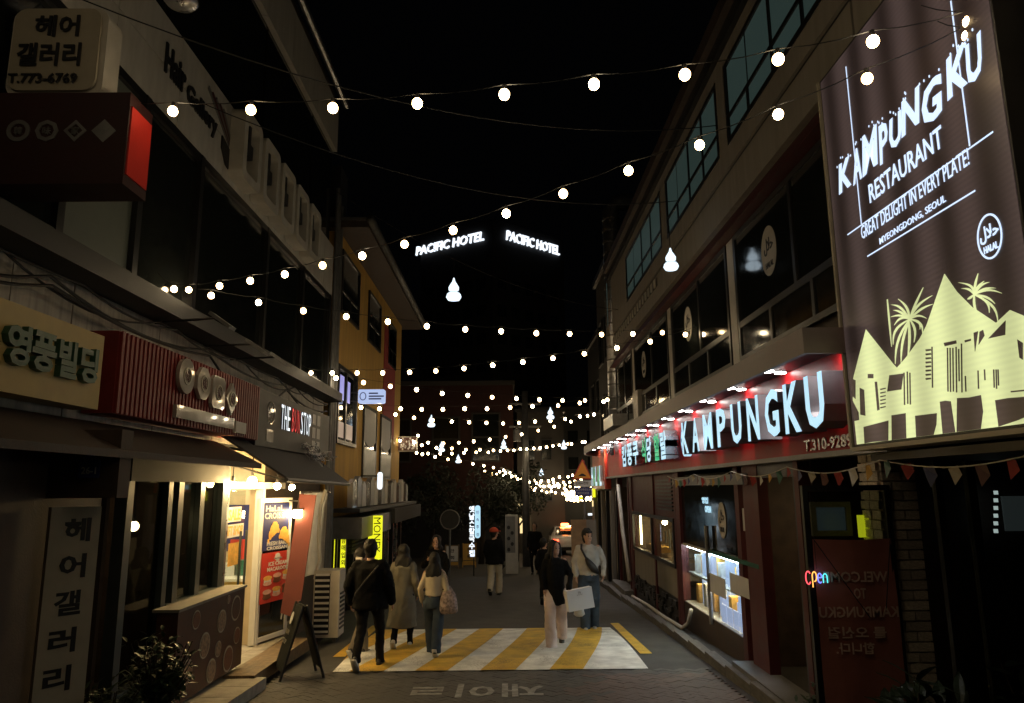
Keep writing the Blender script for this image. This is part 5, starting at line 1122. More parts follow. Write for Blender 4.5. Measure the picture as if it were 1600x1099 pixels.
for k in range(20): q = MB(); q.tube([(3.2, 21.0, 3.1+.36*k), (3.2, 21.0, 3.14+.36*k)], .275, 14); mk('band', q, M['grey'], du)
q = MB(); q.tube([(2.96, 20.7, 6.6), (2.96, 20.7, 7.9)], .012, 6); mk('light_strip', q, E['teal_win'], du)
oa = T('pipe_cluster', 'metal hood and brackets under the duct above the curved canopy', 'hood', (3.0, 20, 3.6))
mk('hood', MB().box(2.7, 3.3, 18.6, 20.4, 3.55, 3.85), M['galv'], oa); mk('box', MB().box(3.0, 3.3, 16.6, 17.2, 3.3, 4.2), M['off_white'], oa)
q = MB(); q.tube([(2.7, 20.3, 3.3), (2.85, 19.2, 3.4), (3.0, 18.6, 3.3)], .02, 6).tube([(2.75, 20.2, 3.3), (2.75, 20.2, 2.9)], .02, 6); mk('bracket', q, M['silver'], oa)
fs = T('side_street_shopfront', 'dark wooden shopfront with pale posts beyond the restaurant', 'shopfront', (3.2, 23, g(23)))
mk('wall', MB().box(3.15, 3.5, 20.6, 27, g(27), 2.0), M['wood_dark'], fs)
for k in range(6): mk('post', MB().box(3.05, 3.15, 20.9+k*1.05, 21.02+k*1.05+.15*(k % 2), g(27), 1.9), M['beige'] if k % 2 else M['black'], fs)
for k in range(3): mk('lit_pane', MB().box(3.13, 3.15, 21.2+k*2.1, 21.6+k*2.1, -.4, .7), emis('dim_amber', (.5,.33,.14), .25), fs)
st_ = T('side_steps', 'stone steps at the foot of the dark wooden shopfront', 'steps', (3, 20, g(20)))
for k in range(2): mk('step', MB().box(2.75+.12*k, 3.2, 18.7, 21.0, g(20)-.05, g(20)+.15+.13*k), M['kerb'], st_)
# warning sign on a pole
ws = T('speed_hump_sign', 'orange triangular hump warning sign with white and blue plates on a pole', 'sign', (2.35, 21.5, g(21.5)))
Y_ = 21.5; p = [atY(x, y, Y_) for x, y in ((910, 717), (925, 749), (894, 749))]
Fq = FF(0, Y_, 0); c_ = sum(p, Vector())/3
q = MB(); q.prism([(v.x, v.z) for v in (p[0], p[2], p[1])], .012, Fq); mk('border', q, M['sign_red'], ws)
q = MB(); q.prism([(c_.x+(v.x-c_.x)*.84, c_.z+(v.z-c_.z)*.84) for v in (p[0], p[2], p[1])], .004, Fq @ Matrix.Translation((0, 0, .012))); mk('face', q, M['orange_sign'], ws)
zz = p[1].z+.09; q = MB(); q.prism([(c_.x-.15, zz)]+[(c_.x-.12+.24*k/8, zz+.075*math.sin(math.pi*k/8)) for k in range(9)]+[(c_.x+.15, zz)], .003, Fq @ Matrix.Translation((0, 0, .017))); mk('hump_symbol', q, M['ink'], ws)
a_ = atY(897, 761, Y_); b_ = atY(924, 751, Y_); mk('white_plate', MB().box(a_.x, b_.x, Y_-.012, Y_, a_.z, b_.z), M['white'], ws)
q = MB(); text(q, '(20)m전방', FF(0, Y_-.013, 0), a_.x+.06, a_.z+.05, .36, .1, .003, .02); mk('lettering', q, M['ink'], ws)
a_ = atY(898, 775, Y_); b_ = atY(924, 762, Y_); mk('blue_plate', MB().box(a_.x, b_.x, Y_-.012, Y_, a_.z, b_.z), M['sign_blue'], ws)
q = MB(); text(q, '보행자우선도로', FF(0, Y_-.013, 0), a_.x+.04, a_.z+.14, .42, .07, .003, .01); text(q, '어린이보호', FF(0, Y_-.013, 0), a_.x+.08, a_.z+.04, .34, .07, .003, .01); mk('lettering', q, M['white'], ws)
mk('pole', MB().tube([(c_.x+.04, Y_+.04, g(Y_)), (c_.x+.04, Y_+.04, p[0].z-.05)], .04, 10), M['grey'], ws)
# small glowing signs far down the street
for px, py, w_, h_, Y_, mt, lb in ((909, 779, 9, 5, 34, 'yellow', 'small yellow lit sign below the blue plate of the warning pole'), (929, 787, 7, 9, 27, 'warm_win', 'small pale yellow lit sign beside the warning pole'), (922, 804, 6, 3, 27, 'neon_w', 'tiny slanted white lamp low on the warning pole side'),
                                   (811, 795, 10, 14, 36, 'warm_win', 'pale yellow glowing shop sign under the utility pole'), (928, 770, 4, 14, 26, 'yellow', 'thin yellow lit sign at the end of the red board')):
    c_ = atY(px, py, Y_); k = Y_/F; s_ = T('small_lit_sign', lb, 'sign', c_); mk('box', MB().cbox(c_, (w_*k, .12, h_*k)), E[mt], s_); mk('bracket', MB().box(c_.x-.02, c_.x+.02, Y_+.06, Y_+.5, c_.z+h_*k/2-.05, c_.z+h_*k/2), M['black'], s_)
# blue-white vertical sign pair
vp = T('vertical_light_sign', 'tall blue white glowing vertical sign with stacked characters and a rounded tube', 'sign', atY(742, 838, 27))
c0 = atY(735, 838, 27); 
for k, ch in enumerate('옛날손칼국수집'): 
    p = atY(733, 801+11.5*k, 27); q = MB(); text(q, ch, FF(0, 27, 0), p.x, p.z, .2, .23, .03, .04); mk('letter', q, E['neon_w'], vp)
a_ = atY(742, 841, 27); b_ = atY(750.5, 790, 27); mk('tube_box', MB().prism(rrect(a_.x, b_.x, a_.z, b_.z, .09), .1, FF(0, 27.05, 0)), E['letter'], vp)
q = MB()
for k, ch in enumerate('민속주점'): text(q, ch, FF(0, 26.94, 0), a_.x+.05, b_.z-.3-.26*k, .1, .12, .003, .01)
mk('lettering', q, M['sign_blue'], vp)
mk('post', MB().box(a_.x-.06, a_.x-.02, 27.06, 27.12, g(27), b_.z), M['black'], vp)
vm = T('patterned_panel', 'pale grey upright panel with dark round pictures beside the fork', 'panel', (.3, 28, g(28)))
a_ = atY(790, 864, 28); b_ = atY(809, 805, 28); mk('box', MB().box(a_.x, b_.x, 28, 28.4, g(28), b_.z), M['off_white'], vm)
mk('front', MB().box(a_.x+.02, a_.x+.36, 27.985, 28, a_.z, b_.z-.05), M['grey'], vm)
for k in range(5): mk('picture', disc(MB(), FF(0, 27.98, 0), a_.x+.12+.13*(k % 2), b_.z-.45-.2*k, .06, .07, .004, 14), M['ink'], vm)
mr = T('round_mirror_sign', 'dark round road mirror on a pole at the left of the fork', 'sign', atY(703, 870, 25))
c_ = atY(703, 812, 25); q = MB(); ring(q, FF(0, 25, 0), c_.x, c_.z, .33, .33, .03, .05, 28); mk('rim', q, M['grey'], mr); mk('disc', disc(MB(), FF(0, 25, 0), c_.x, c_.z, .30, .30, .02, 28), M['dark'], mr)
mk('pole', MB().tube([(c_.x, 25.04, g(25)), (c_.x, 25.04, c_.z)], .035, 8), M['grey'], mr)
# A-boards
for nm, lb, px, py, Y_, mt, chs in (('menu_stand', 'wooden A-board with a white sheet and two big Korean characters', 706, 889, 21, M['paper'], '만회'), ('menu_stand', 'yellow A-board with two dark Korean characters, right of the white one', 733, 887, 22, M['ochre'], '한돈')):
    p = gp(px, py); s_ = T(nm, lb, 'sign', p); Y_ = p.y; k = Y_/F; w_ = 21*k; h_ = 36*k; x0 = p.x-w_/2; tl = Matrix.Translation(p) @ Matrix.Rotation(R(-12), 4, 'X')
    q = MB(tl); q.box(-w_/2, -w_/2+.04, 0, .04, 0, h_).box(w_/2-.04, w_/2, 0, .04, 0, h_).box(-w_/2+.04, w_/2-.04, 0, .04, h_*.1, h_*.15).box(-w_/2+.04, w_/2-.04, 0, .04, h_*.92, h_*.97); mk('frame', q, M['wood'] if mt is M['paper'] else M['ochre'], s_)
    mk('sheet', MB(tl).box(-w_/2+.04, w_/2-.04, -.005, .01, h_*.3, h_*.92), mt, s_); mk('lower_strip', MB(tl).box(-w_/2+.04, w_/2-.04, -.005, .01, h_*.15, h_*.27), M['ochre'], s_)
    q = MB(); F_ = tl @ FF(0, -.006, 0); 
    for i, ch in enumerate(chs): text(q, ch, F_, -.09, h_*(.66-.28*i), .18, .14, .004, .03)
    mk('lettering', q, M['ink'], s_)
    q = MB(Matrix.Translation(p) @ Matrix.Rotation(R(14), 4, 'X')); q.box(-w_/2, -w_/2+.03, .1, .13, -.02, h_*.96).box(w_/2-.03, w_/2, .1, .13, -.02, h_*.96); mk('rear_leg', q, M['wood'], s_)
# brown boards by the right wall
for k, (px, py, w_, h_, lb) in enumerate(((907, 868, 24, 56, 'brown board leaning by the warning pole, left one'), (927, 868, 15, 54, 'narrow olive board leaning against the right wall, right one'))):
    p = gp(px, 893); p = atY(px, 893, 20.5+k*.3); kk = p.y/F; s_ = T('leaning_board', lb, 'board', (p.x, p.y, g(p.y))); q = MB(Matrix.Translation((p.x, p.y, g(p.y))) @ Matrix.Rotation(R(-6), 4, 'X')); z1 = atY(px, 812, p.y).z-g(p.y); q.box(-w_*kk/2, w_*kk/2, 0, .04, 0, z1); mk('board', q, M['card'] if k == 0 else M['beige'], s_)
# utility pole with wires
up = T('utility_pole', 'pale utility pole with crossarms at the fork in the middle distance', 'pole', (1.0, 32, g(32)))
q = MB(); q.smooth = True; c_ = atY(822, 800, 32); mk('pole', q.tube([(c_.x, 32, g(32)), (c_.x, 32, 6.2)], [.17, .13], 12), M['grey'], up)
for z_ in (3.6, 4.6, 5.6): mk('crossarm', MB().box(c_.x-.7, c_.x+.7, 31.95, 32.03, z_, z_+.08), M['grey'], up)
mk('transformer', MB().tube([(c_.x-.35, 31.9, 4.0), (c_.x-.35, 31.9, 4.5)], .18, 12), M['grey'], up)
# overhead wires
for k, (A_, B_, lb) in enumerate((((-3.7, 6, 5.2), (-3.4, 4.9, 4.9), 'short'),)): pass
ow = [((-3.75, 5.6, 6.2), (3.0, 9.5, 7.0), 'thin overhead wire crossing high from the cup logo to the teal windows'), ((-3.75, 8.0, 6.6), (3.0, 12, 6.9), 'thin overhead wire crossing behind the nearest bulbs'), ((-3.7, 15, 8.4), (3.1, 19.5, 6.8), 'thin overhead wire crossing below the hotel name')]
for A_, B_, lb in ow:
    A_, B_ = Vector(A_), Vector(B_); setl(mk('overhead_wire', MB().tube([A_.lerp(B_, t/16)-Vector((0, 0, .5*4*(t/16)*(1-t/16))) for t in range(17)], .007, 5), M['cable']), lb, 'cable')
# trees in the dark
def tree(x, y, h_, r_, lb):
    t = T('street_tree', lb, 'tree', (x, y, g(y))); z0 = g(y)
    q = MB(); q.smooth = True; q.tube([(x, y, z0), (x+.1, y, z0+h_*.35), (x-.05, y+.1, z0+h_*.7)], [.14, .10, .05], 8)
    for k in range(6): a_ = k*1.05; q.tube([(x+.05, y, z0+h_*(.35+.05*k)), (x+math.cos(a_)*r_*.7, y+math.sin(a_)*r_*.7, z0+h_*(.6+.06*k))], [.05, .015], 6)
    mk('trunk', q, M['bark'], t); q = MB()
    cl = [(x+random.uniform(-1, 1)*r_*.8, y+random.uniform(-1, 1)*r_*.8, z0+h_*random.uniform(.45, 1), r_*random.uniform(.25, .5)) for _ in range(14)]
    for _ in range(2600):
        c_ = random.choice(cl); d_ = Vector((random.gauss(0, 1), random.gauss(0, 1), random.gauss(0, 1))).normalized()*c_[3]*random.uniform(.5, 1.1); p = Vector(c_[:3])+d_
        a_ = Vector((random.uniform(-1, 1), random.uniform(-1, 1), random.uniform(-1, 1))).normalized(); b_ = a_.orthogonal().normalized(); s_ = random.uniform(.06, .13)
        q.add([p-a_*s_, p+b_*s_*.5, p+a_*s_, p-b_*s_*.5], [(0, 1, 2, 3)])
    mk('crown', q, M['tree_leaf'], t, 'stuff')
tree(-3.6, 35, 4.2, 1.6, 'dark leafy tree before the brick building, leftmost'); tree(-1.2, 34, 4.0, 1.7, 'dark leafy tree before the brick building, middle'); tree(.4, 36, 4.3, 1.2, 'dark leafy tree by the utility pole')
# ================================================================ taxi seen from behind
CY = 41.0; cx = atY(887, 845, CY).x; gz0 = g(CY)
tx = T('taxi', 'white saloon car driving away with red tail lights and orange roof lamp', 'car', (cx, CY, gz0))
TM = Matrix.Translation((cx, CY, gz0))
def section(y, hw_, z0, z1, zr, hr): return [(-hw_, y, z0), (-hw_*1.02, y, (z0+z1)/2), (-hw_*.97, y, z1), (-hr, y, zr), (hr, y, zr), (hw_*.97, y, z1), (hw_*1.02, y, (z0+z1)/2), (hw_, y, z0)]
secs = [section(0, .72, .35, .80, .86, .66), section(.08, .85, .25, .88, .96, .70), (section(.75, .89, .22, .92, 1.0, .70)), section(1.45, .90, .22, .93, 1.42, .56), section(2.5, .90, .22, .93, 1.45, .57), section(3.35, .89, .22, .92, 1.0, .68), section(4.3, .84, .24, .75, .80, .62), section(4.45, .72, .3, .6, .64, .5)]
q = MB(TM); q.smooth = True; q.add([v for s_ in secs for v in s_], [[i*8+k, i*8+(k+1) % 8, (i+1)*8+(k+1) % 8, (i+1)*8+k] for i in range(len(secs)-1) for k in range(8)]+[list(range(8))[::-1], [(len(secs)-1)*8+k for k in range(8)]]); mk('body', q, M['car_white'], tx)
q = MB(TM); q.add([(-.62, .79, 1.03), (.62, .79, 1.03), (.52, 1.42, 1.40), (-.52, 1.42, 1.40)], [(0, 1, 2, 3)])
for v in q.v: v.y -= .03; v.z += .012
mk('rear_window', q, M['dglass'], tx)
for s_ in (-1, 1):
    mk('tail_lamp', MB(TM).box(min(s_*.52, s_*.82), max(s_*.52, s_*.82), -.02, .1, .66, .84), E['tail'], tx)
    for yy in (.85, 3.6):
        w_ = mk('wheel', MB(TM).tube([(s_*.70, yy, .31), (s_*.90, yy, .31)], .31, 20), M['rubber'], tx); mk('rim', MB(TM).tube([(s_*.90, yy, .31), (s_*.915, yy, .31)], .19, 14), M['silver'], w_)
    q = MB(TM); q.add([(s_*.885, .95, .98), (s_*.60, 1.45, 1.38), (s_*.61, 2.5, 1.40), (s_*.885, 3.2, .98)], [(0, 1, 2, 3)] if s_ > 0 else [(3, 2, 1, 0)]); mk('side_window', q, M['dglass'], tx)
mk('number_plate', MB(TM).box(-.26, .26, -.02, .01, .45, .57), M['paper'], tx); mk('bumper', MB(TM).box(-.8, .8, -.06, .06, .26, .44), M['rubber'], tx)
mk('emblem', (lambda q: (ring(q, TM @ FF(0, -.005, 0), 0, .75, .05, .05, .012, .01, 16), q)[1])(MB()), M['silver'], tx)
mk('brake_lamp', MB(TM).box(-.3, .3, 1.2, 1.25, 1.38, 1.44), E['taxi'], tx); mk('roof_lamp', MB(TM).prism(rrect(-.22, .22, 1.46, 1.62, .05), .16, FF(0, 1.9, 0)), E['taxi'], tx)
# ================================================================ STRING LIGHTS
BULB = {}
def bmesh_of(rad, n, m):
    k = (rad, n, random.choice(('bulb', 'bulb', 'bulb_b', 'bulb_c')))
    if k not in BULB:
        b = MB(); b.smooth = True; b.sphere((0, 0, 0), rad, n, m, (1, 1, 1.08)); me = bpy.data.meshes.new('bulb'); me.from_pydata([tuple(v) for v in b.v], [], b.f); me.polygons.foreach_set('use_smooth', b.sm); me.materials.append(E[k[2]])
        c = MB(); c.tube([(0, 0, rad*.8), (0, 0, rad*2.0)], rad*.45, 6); ms = bpy.data.meshes.new('socket'); ms.from_pydata([tuple(v) for v in c.v], [], c.f); ms.materials.append(M['black']); BULB[k] = (me, ms)
    return BULB[k]
SG = 'strings of warm bulbs over the street'
def light_string(pts, label, rad, ends=None, fine=True):
    s_ = T('string_lights', label, 'string lights', pts[0], SG)
    up = Vector((0, 0, rad*2.0)); path = []
    P = ([Vector(ends[0])] if ends else [])+[p+up for p in pts]+([Vector(ends[1])] if ends else [])
    for a_, b_ in zip(P, P[1:]):
        for t in range(3): path.append(a_.lerp(b_, t/3)-Vector((0, 0, .02*4*(t/3)*(1-t/3))))
    path.append(P[-1]); mk('wire', MB().tube(path, .0035, 4), M['cable'], s_)
    for p in pts:
        me, ms = bmesh_of(rad, 14 if fine else 8, 9 if fine else 5)
        o = bpy.data.objects.new('bulb', me); C.objects.link(o); o.parent = s_; o.matrix_basis = ROOT[s_.name] @ Matrix.Translation(p)
        if fine:
            q_ = bpy.data.objects.new('socket', ms); C.objects.link(q_); q_.parent = o
    return s_
def S(label, A_, B_, px, rad=.036):
    pts = [atAB(x, y, A_, B_) for x, y in px]; z0 = pts[0].z+.15; z1 = pts[-1].z+.15
    light_string(pts, label, rad, ((A_[0], A_[1], z0), (B_[0], B_[1], z1)))
S('nearest string, its bulbs rising from the red blade sign to the top of the billboard', (-3.75, 5.4), (2.50, 3.9), [(5,153),(128,172),(270,174),(392,172),(520,169),(652,162),(788,148),(928,132),(1070,117),(1216,93),(1364,65),(1515,34)], .036)
S('long string climbing from the box letters to the billboard edge, passing the hotel name', (2.62, 3.95), (-3.7, 8.2), [(1513,56),(1355,123),(1216,179),(1093,227),(982,267),(880,303),(791,334),(708,360),(632,382),(566,400),(504,415),(445,429),(391,439),(343,447),(295,453)], .034)
S('string sinking from the dark glass to a flat line below the gourd lamp', (-3.75, 7.6), (3.1, 12.2), [(272,452),(330,462),(404,473),(474,486),(541,495),(606,503),(667,510),(727,515),(783,518),(838,521),(890,522),(940,523),(989,522),(1035,520),(1078,518)], .034)
S('string falling leftward from the halal sticker window to the black sign', (3.1, 11.7), (-3.75, 13.3), [(1071,523),(1016,534),(964,544),(913,553),(864,560),(817,566),(770,571),(725,576),(681,580),(640,582),(598,583),(558,583),(519,583),(486,583)], .036)
S('string starting at the corner pipes just above the pale blue lightbox', (-3.72, 14.9), (3.2, 20.0), [(525,591),(568,598),(610,604),(651,609),(691,615),(731,618),(769,621),(807,623),(843,625),(879,626),(914,626),(949,625)], .044)
S('string crossing level behind the pale blue lightbox', (-3.72, 17.4), (3.2, 20.2), [(564,637),(593,639),(626,639),(659,640),(692,640),(726,639),(761,639),(797,637),(832,635),(872,634),(906,630),(943,628),(982,624)], .044)
S('string crossing just over the small gourd lamps at the ochre corner', (-3.72, 20.5), (3.3, 24.5), [(618,648),(647,653),(676,657),(706,659),(733,660),(760,661),(786,662),(811,661),(836,659),(860,658),(883,655),(906,651),(928,648)], .046)
S('string slanting up rightward from the picture blade sign', (-3.6, 25.0), (3.5, 28), [(625,689),(647,691),(669,692),(693,693),(717,692),(740,690),(765,687),(790,683),(815,679),(841,673),(866,667),(892,659),(918,650)], .046)
S('string sagging from the picture blade sign before the brick building', (-3.6, 26.2), (4.0, 31), [(653,681),(659,696),(682,700),(706,701),(728,703),(750,703),(771,704),(793,704),(813,702),(834,701),(854,699),(874,696),(893,694),(914,691)], .048)
S('lower flat string before the brick building', (-3.7, 28), (4.2, 34), [(651,708),(660,710),(669,709),(688,709),(706,709),(725,708),(744,707),(763,707),(782,705),(803,704),(823,702),(844,700),(864,697),(887,694),(910,691)], .048)
S('string descending rightward across the brick wall to the fork', (-3.9, 29), (2.0, 40), [(680,714),(700,718),(719,721),(739,725),(756,728),(771,731),(787,735),(797,739),(806,744),(815,749)], .052)
for k, y_ in enumerate((2.4, .4)):                # unseen strings added over and behind the camera to light the foreground
    A_, B_ = Vector((-3.7, y_+.8, 5.6)), Vector((3.0, y_-.8, 5.4)); light_string([A_.lerp(B_, (i+.5)/12)-Vector((0, 0, .35*4*((i+.5)/12)*(1-(i+.5)/12))) for i in range(12)], ['string hanging just ahead of the camera, above the picture', 'string hanging behind the camera, out of the picture'][k], .036, (A_, B_))
random.seed(11)
yy = 33; k = 0
ord_ = 'seventh eighth ninth tenth eleventh twelfth thirteenth fourteenth fifteenth sixteenth seventeenth'.split()
desc = ['pole top level', 'just behind the utility pole', 'over the dark tree', 'above the patterned panel', 'past the warning triangle', 'over the taxi roof lamp', 'deeper in the bright cluster', 'mid-cluster near the blue plate', 'low in the glittering cluster', 'near the bottom of the cluster', 'the farthest row of dots', 'thin one strung tight between two others', 'slack one touching the blue plate', 'half hidden by the triangle', 'last but one before the dark end building']
while k < 15:
    y1 = yy+1.9+k*.22; sx = (1, -1)[k % 2]; A_ = Vector((bend(yy)+sx*-2.2+(0 if k > 2 else .6), yy, 0)); B_ = Vector((bend(y1)+sx*3.0, y1, 0)); n = 18; pts = []
    for i in range(n):
        t = (i+.5)/n; p = A_.lerp(B_, t); p.z = 4.1+g(p.y)-.55*4*t*(1-t)+random.uniform(-.06, .06)+.3*math.sin(k*2.2); p.x += random.uniform(-.06, .06); pts.append(p)
    light_string(pts, 'string of tiny distant bulbs '+desc[k], .05+.003*k, None, False); yy = y1; k += 1
# gourd shaped hanging lamps
def gourd(px, py, hpx, Y_, lb):
    c_ = atY(px, py, Y_); s_ = hpx/F*Y_/.42; t = T('gourd_lamp', lb, 'hanging lamp', c_, 'white two-tier gourd lamps hung over the street')
    q = MB(Matrix.Translation(c_) @ Matrix.Scale(s_, 4)); q.smooth = True; q.loft([(0, 0, z_, r_, r_) for z_, r_ in ((-.04, .05), (-.02, .085), (.03, .088), (.08, .06), (.13, .028), (.19, .012), (.2, .004))], 18); mk('drop', q, E['orn'], t)
    q = MB(Matrix.Translation(c_) @ Matrix.Scale(s_, 4)); q.smooth = True; q.loft([(0, 0, z_, r_, r_) for z_, r_ in ((-.2, .05), (-.19, .10), (-.14, .13), (-.09, .115), (-.065, .06), (-.04, .045))], 18); mk('base', q, E['orn'], t)
    q = MB(Matrix.Translation(c_) @ Matrix.Scale(s_, 4)); q.tube([(0, 0, -.066), (0, 0, -.062)], .10, 14); mk('collar', q, M['silver'], t)
    mk('hanger', MB().tube([c_+Vector((0, 0, .19*s_)), c_+Vector((0, 0, .19*s_+.35))], .005, 4), M['cable'], t)
for a_ in ((709, 452, 40, 11.5, 'largest white gourd lamp, under the left hotel name'), (1048, 405, 40, 10.5, 'white gourd lamp before the teal windows of the restaurant'), (674, 658, 20, 24, 'small white gourd lamp at the ochre building corner'), (860, 646, 20, 23, 'small white gourd lamp high over the fork'),
           (690, 698, 17, 29, 'small gourd lamp before the brick wall windows, left one'), (787, 694, 16, 29.5, 'small gourd lamp before the brick wall windows, right one'), (881, 695, 15, 30, 'small gourd lamp left of the restaurant sign end'), (716, 717, 14, 33, 'small gourd lamp low over the dark trees'),
           (846, 738, 12, 38, 'tiny gourd lamp in the upper part of the bright cluster'), (832, 748, 11, 42, 'tiny gourd lamp left in the bright cluster'), (871, 762, 12, 46, 'tiny gourd lamp low in the bright cluster')): gourd(*a_)
# ================================================================ PEOPLE
def remesh(name, mb, vox, mt, root, fold=0, smooth=4, label=None):
    me = bpy.data.meshes.new('tmp'); me.from_pydata([tuple(v) for v in mb.v], [], mb.f); o = bpy.data.objects.new('tmp', me)
    r = o.modifiers.new('r', 'REMESH'); r.mode = 'VOXEL'; r.voxel_size = vox; r.use_smooth_shade = True
    s = o.modifiers.new('s', 'SMOOTH'); s.factor = .5; s.iterations = smooth
    nm = evaluated(o); bpy.data.objects.remove(o)
    if fold:
        for v in nm.vertices:
            n = v.normal; p = v.co; f = noise.noise(Vector((p.x*9, p.y*9, p.z*3.2)))*fold+noise.noise(p*17)*fold*.45; v.co = p+n*f
    inv = ROOT[root.name]; wm = root_mat[root.name]; nm.name = name
    nm.materials.clear(); nm.materials.append(mt)
    nm.polygons.foreach_set('use_smooth', [True]*len(nm.polygons))
    ob = bpy.data.objects.new(name, nm); C.objects.link(ob); ob.parent = root
    if label: ob['label'] = label
    return ob
root_mat = {}
def limb(q, pts, rs, sub=5):
    P = [Vector(p) for p in pts]; out = []; rr = []
    for i in range(len(P)-1):
        for t in range(sub): u = t/sub; out.append(P[i].lerp(P[i+1], u)); rr.append(rs[i]+(rs[i+1]-rs[i])*u)
    out.append(P[-1]); rr.append(rs[-1]); q.tube(out, rr, 10)
    for p, r_ in zip(P, rs): q.sphere(p, r_, 10, 6)
def person(label, feet, rz, H, stride=.3, phase=1, top=('jacket', 'cloth_black'), bottom=('trousers', 'charcoal'), shoes='shoe_w', hair='short', arms=None, female=False, lean=0, head_turn=0, root=None, face=True, extra=None):
    """local frame: +Y forward, origin on the ground between the feet, 1.75 m tall before scaling"""
    s = H/1.75
    if root is None: root = T('person', label, 'person', feet, None, rz)
    else: ROOT[root.name] = (Matrix.Translation(feet) @ Matrix.Rotation(rz, 4, 'Z')).inverted(); root.location = feet; root.rotation_euler = (0, 0, rz)
    root_mat[root.name] = None
    K = Matrix.Scale(s, 4)
    w = .86 if female else 1.0
    hipz = .93; hx = .095*(1.02 if female else 1)
    J = {}
    for sd, ph in ((1, phase), (-1, -phase)):
        st = stride*ph
        ank = Vector((sd*.085, st, .085)); hip = Vector((sd*hx, 0, hipz))
        if ph < 0 and stride > .12: ank = Vector((sd*.085, st, .15+.15*stride))
        mid = (hip+ank)/2; kn = mid+Vector((sd*.005, .05+.10*stride, .03))
        J[sd] = (hip, kn, ank, ph < 0 and stride > .12)
    shz = 1.43; shx = .185*w; L_ = Vector((0, lean, 0))
    nk = Vector((0, .0+lean, 1.50)); hd = Vector((0, .025+lean*1.1, 1.635))
    A = arms or {1: ((.235, -.05, 1.16), (.225, .10, .92)), -1: ((-.235, -.06, 1.16), (-.225, .08, .92))}
    # ---- body
    q = MB(K); q.smooth = True
    q.loft([(0, 0, .86, .15*w, .10), (0, 0, .95, .17*w, .115), (0, lean*.3, 1.08, .135*w, .095), (0, lean*.7, 1.25, .16*w, .11), (0, lean, 1.38, .175*w, .105), (0, lean, 1.44, .13*w, .08), (0, lean, 1.48, .07, .06)])
    q.tube([(0, lean, 1.42), nk, hd+Vector((0, -.01, -.02))], [.062*w, .055*w, .055*w], 10)
    H_ = Matrix.Translation(hd) @ Matrix.Rotation(head_turn, 4, 'Z')
    qh = MB(K @ H_)
    qh.loft([(0, .015, -.125, .02, .02), (0, .018, -.11, .045, .05), (0, .01, -.07, .062, .075), (0, 0, -.02, .072, .09), (0, -.005, .04, .075, .095), (0, -.01, .085, .062, .08), (0, -.01, .115, .03, .04)], 18)
    if face:
        qh.add([(-.013, .088, -.03), (.013, .088, -.03), (0, .118, -.025), (0, .088, .02)], [(0, 1, 2), (0, 2, 3), (2, 1, 3), (0, 3, 1)])
        for sx in (-1, 1): qh.sphere((sx*.078, -.005, -.01), .022, 8, 6, (.35, .7, 1.1))
        qh.sphere((0, .08, -.07), .02, 8, 6, (1.2, .6, .45))
    q.v += qh.v; b0 = len(q.v)-len(qh.v); q.f += [[i+b0 for i in f] for f in qh.f]; q.m += qh.m; q.sm += qh.sm
    for sd in (1, -1):
        hip, kn, ank, lift = J[sd]; limb(q, (hip, kn, ank), (.08, .052, .038))
        el, wr = Vector(A[sd][0]), Vector(A[sd][1]); sh = Vector((sd*shx, lean, shz))
        limb(q, (sh, el, wr), (.048*w, .038, .026))
        d = (wr-el).normalized(); side = Vector((0, 1, 0)) if abs(d.y) < .8 else Vector((0, 0, 1)); side = (side-d*side.dot(d)).normalized(); nrm = d.cross(side)
        for k in range(5): q.sphere(wr+d*(.02+.016*k), .03, 8, 5, (.6, .9, .8))
        for k, fl in enumerate((.062, .072, .068, .054)):
            b_ = wr+d*.085+side*(.027-.018*k); curl = nrm*(-sd)*.02; q.tube([b_, b_+d*fl*.5+curl*.4, b_+d*fl*.85+curl*1.6], [.0095, .009, .007], 6)
        tb = wr+d*.03+side*.03; q.tube([tb, tb+side*.03+d*.02, tb+side*.035+d*.05], [.012, .011, .008], 6)
    VX = max(.0105, .0010*feet.y)
    remesh('body', q, VX, M['skin'], root, 0, 2)
    if face:
        for sx in (-1, 1): mk_l('eye', MB(K @ H_).sphere((sx*.028, .083, .005), .011, 10, 6), M['ink'], root)
        mk_l('eyebrows', MB(K @ H_).cbox((-.03, .088, .03), (.035, .012, .006)).cbox((.03, .088, .03), (.035, .012, .006)), M['hair'], root)
        mk_l('lips', MB(K @ H_).sphere((0, .094, -.068), .018, 10, 6, (1.1, .4, .3)), M['pink'], root)
    # ---- shoes
    for sd in (1, -1):
        hip, kn, ank, lift = J[sd]; pit = R(-48) if lift else 0
        Mx = K @ Matrix.Translation(ank) @ Matrix.Rotation(pit, 4, 'X'); qs = MB(Mx)
        for k in range(9): t = k/8; qs.sphere((0, -.055+.20*t, -.045+.0*t-.012*t), .046-.008*abs(t-.45), 10, 6, (.95, .8, 1-.35*t))
        qs.sphere((0, -.03, -.01), .045, 10, 6)
        sh_ = remesh('shoe', qs, VX, M[shoes], root, 0, 2)
        qs = MB(Mx); qs.prism([(-.038, -.10), (.038, -.10), (.047, .04), (.045, .13), (.02, .175), (-.02, .175), (-.045, .13), (-.047, .04)], .022, Matrix.Translation((0, 0, -.092))); mk_l('sole', qs, M['shoe_w'] if shoes == 'shoe_w' or extra == 'whitesole' else M['rubber'], root)
    # ---- lower garment
    kind, mt = bottom; wide = {'trousers': 1, 'wide': 1.45, 'slim': .85}[kind]
    q = MB(K); q.loft([(0, -.0, .84, .168*w, .125), (0, 0, .95, .178*w, .125), (0, .0, 1.04, .150*w, .108)])
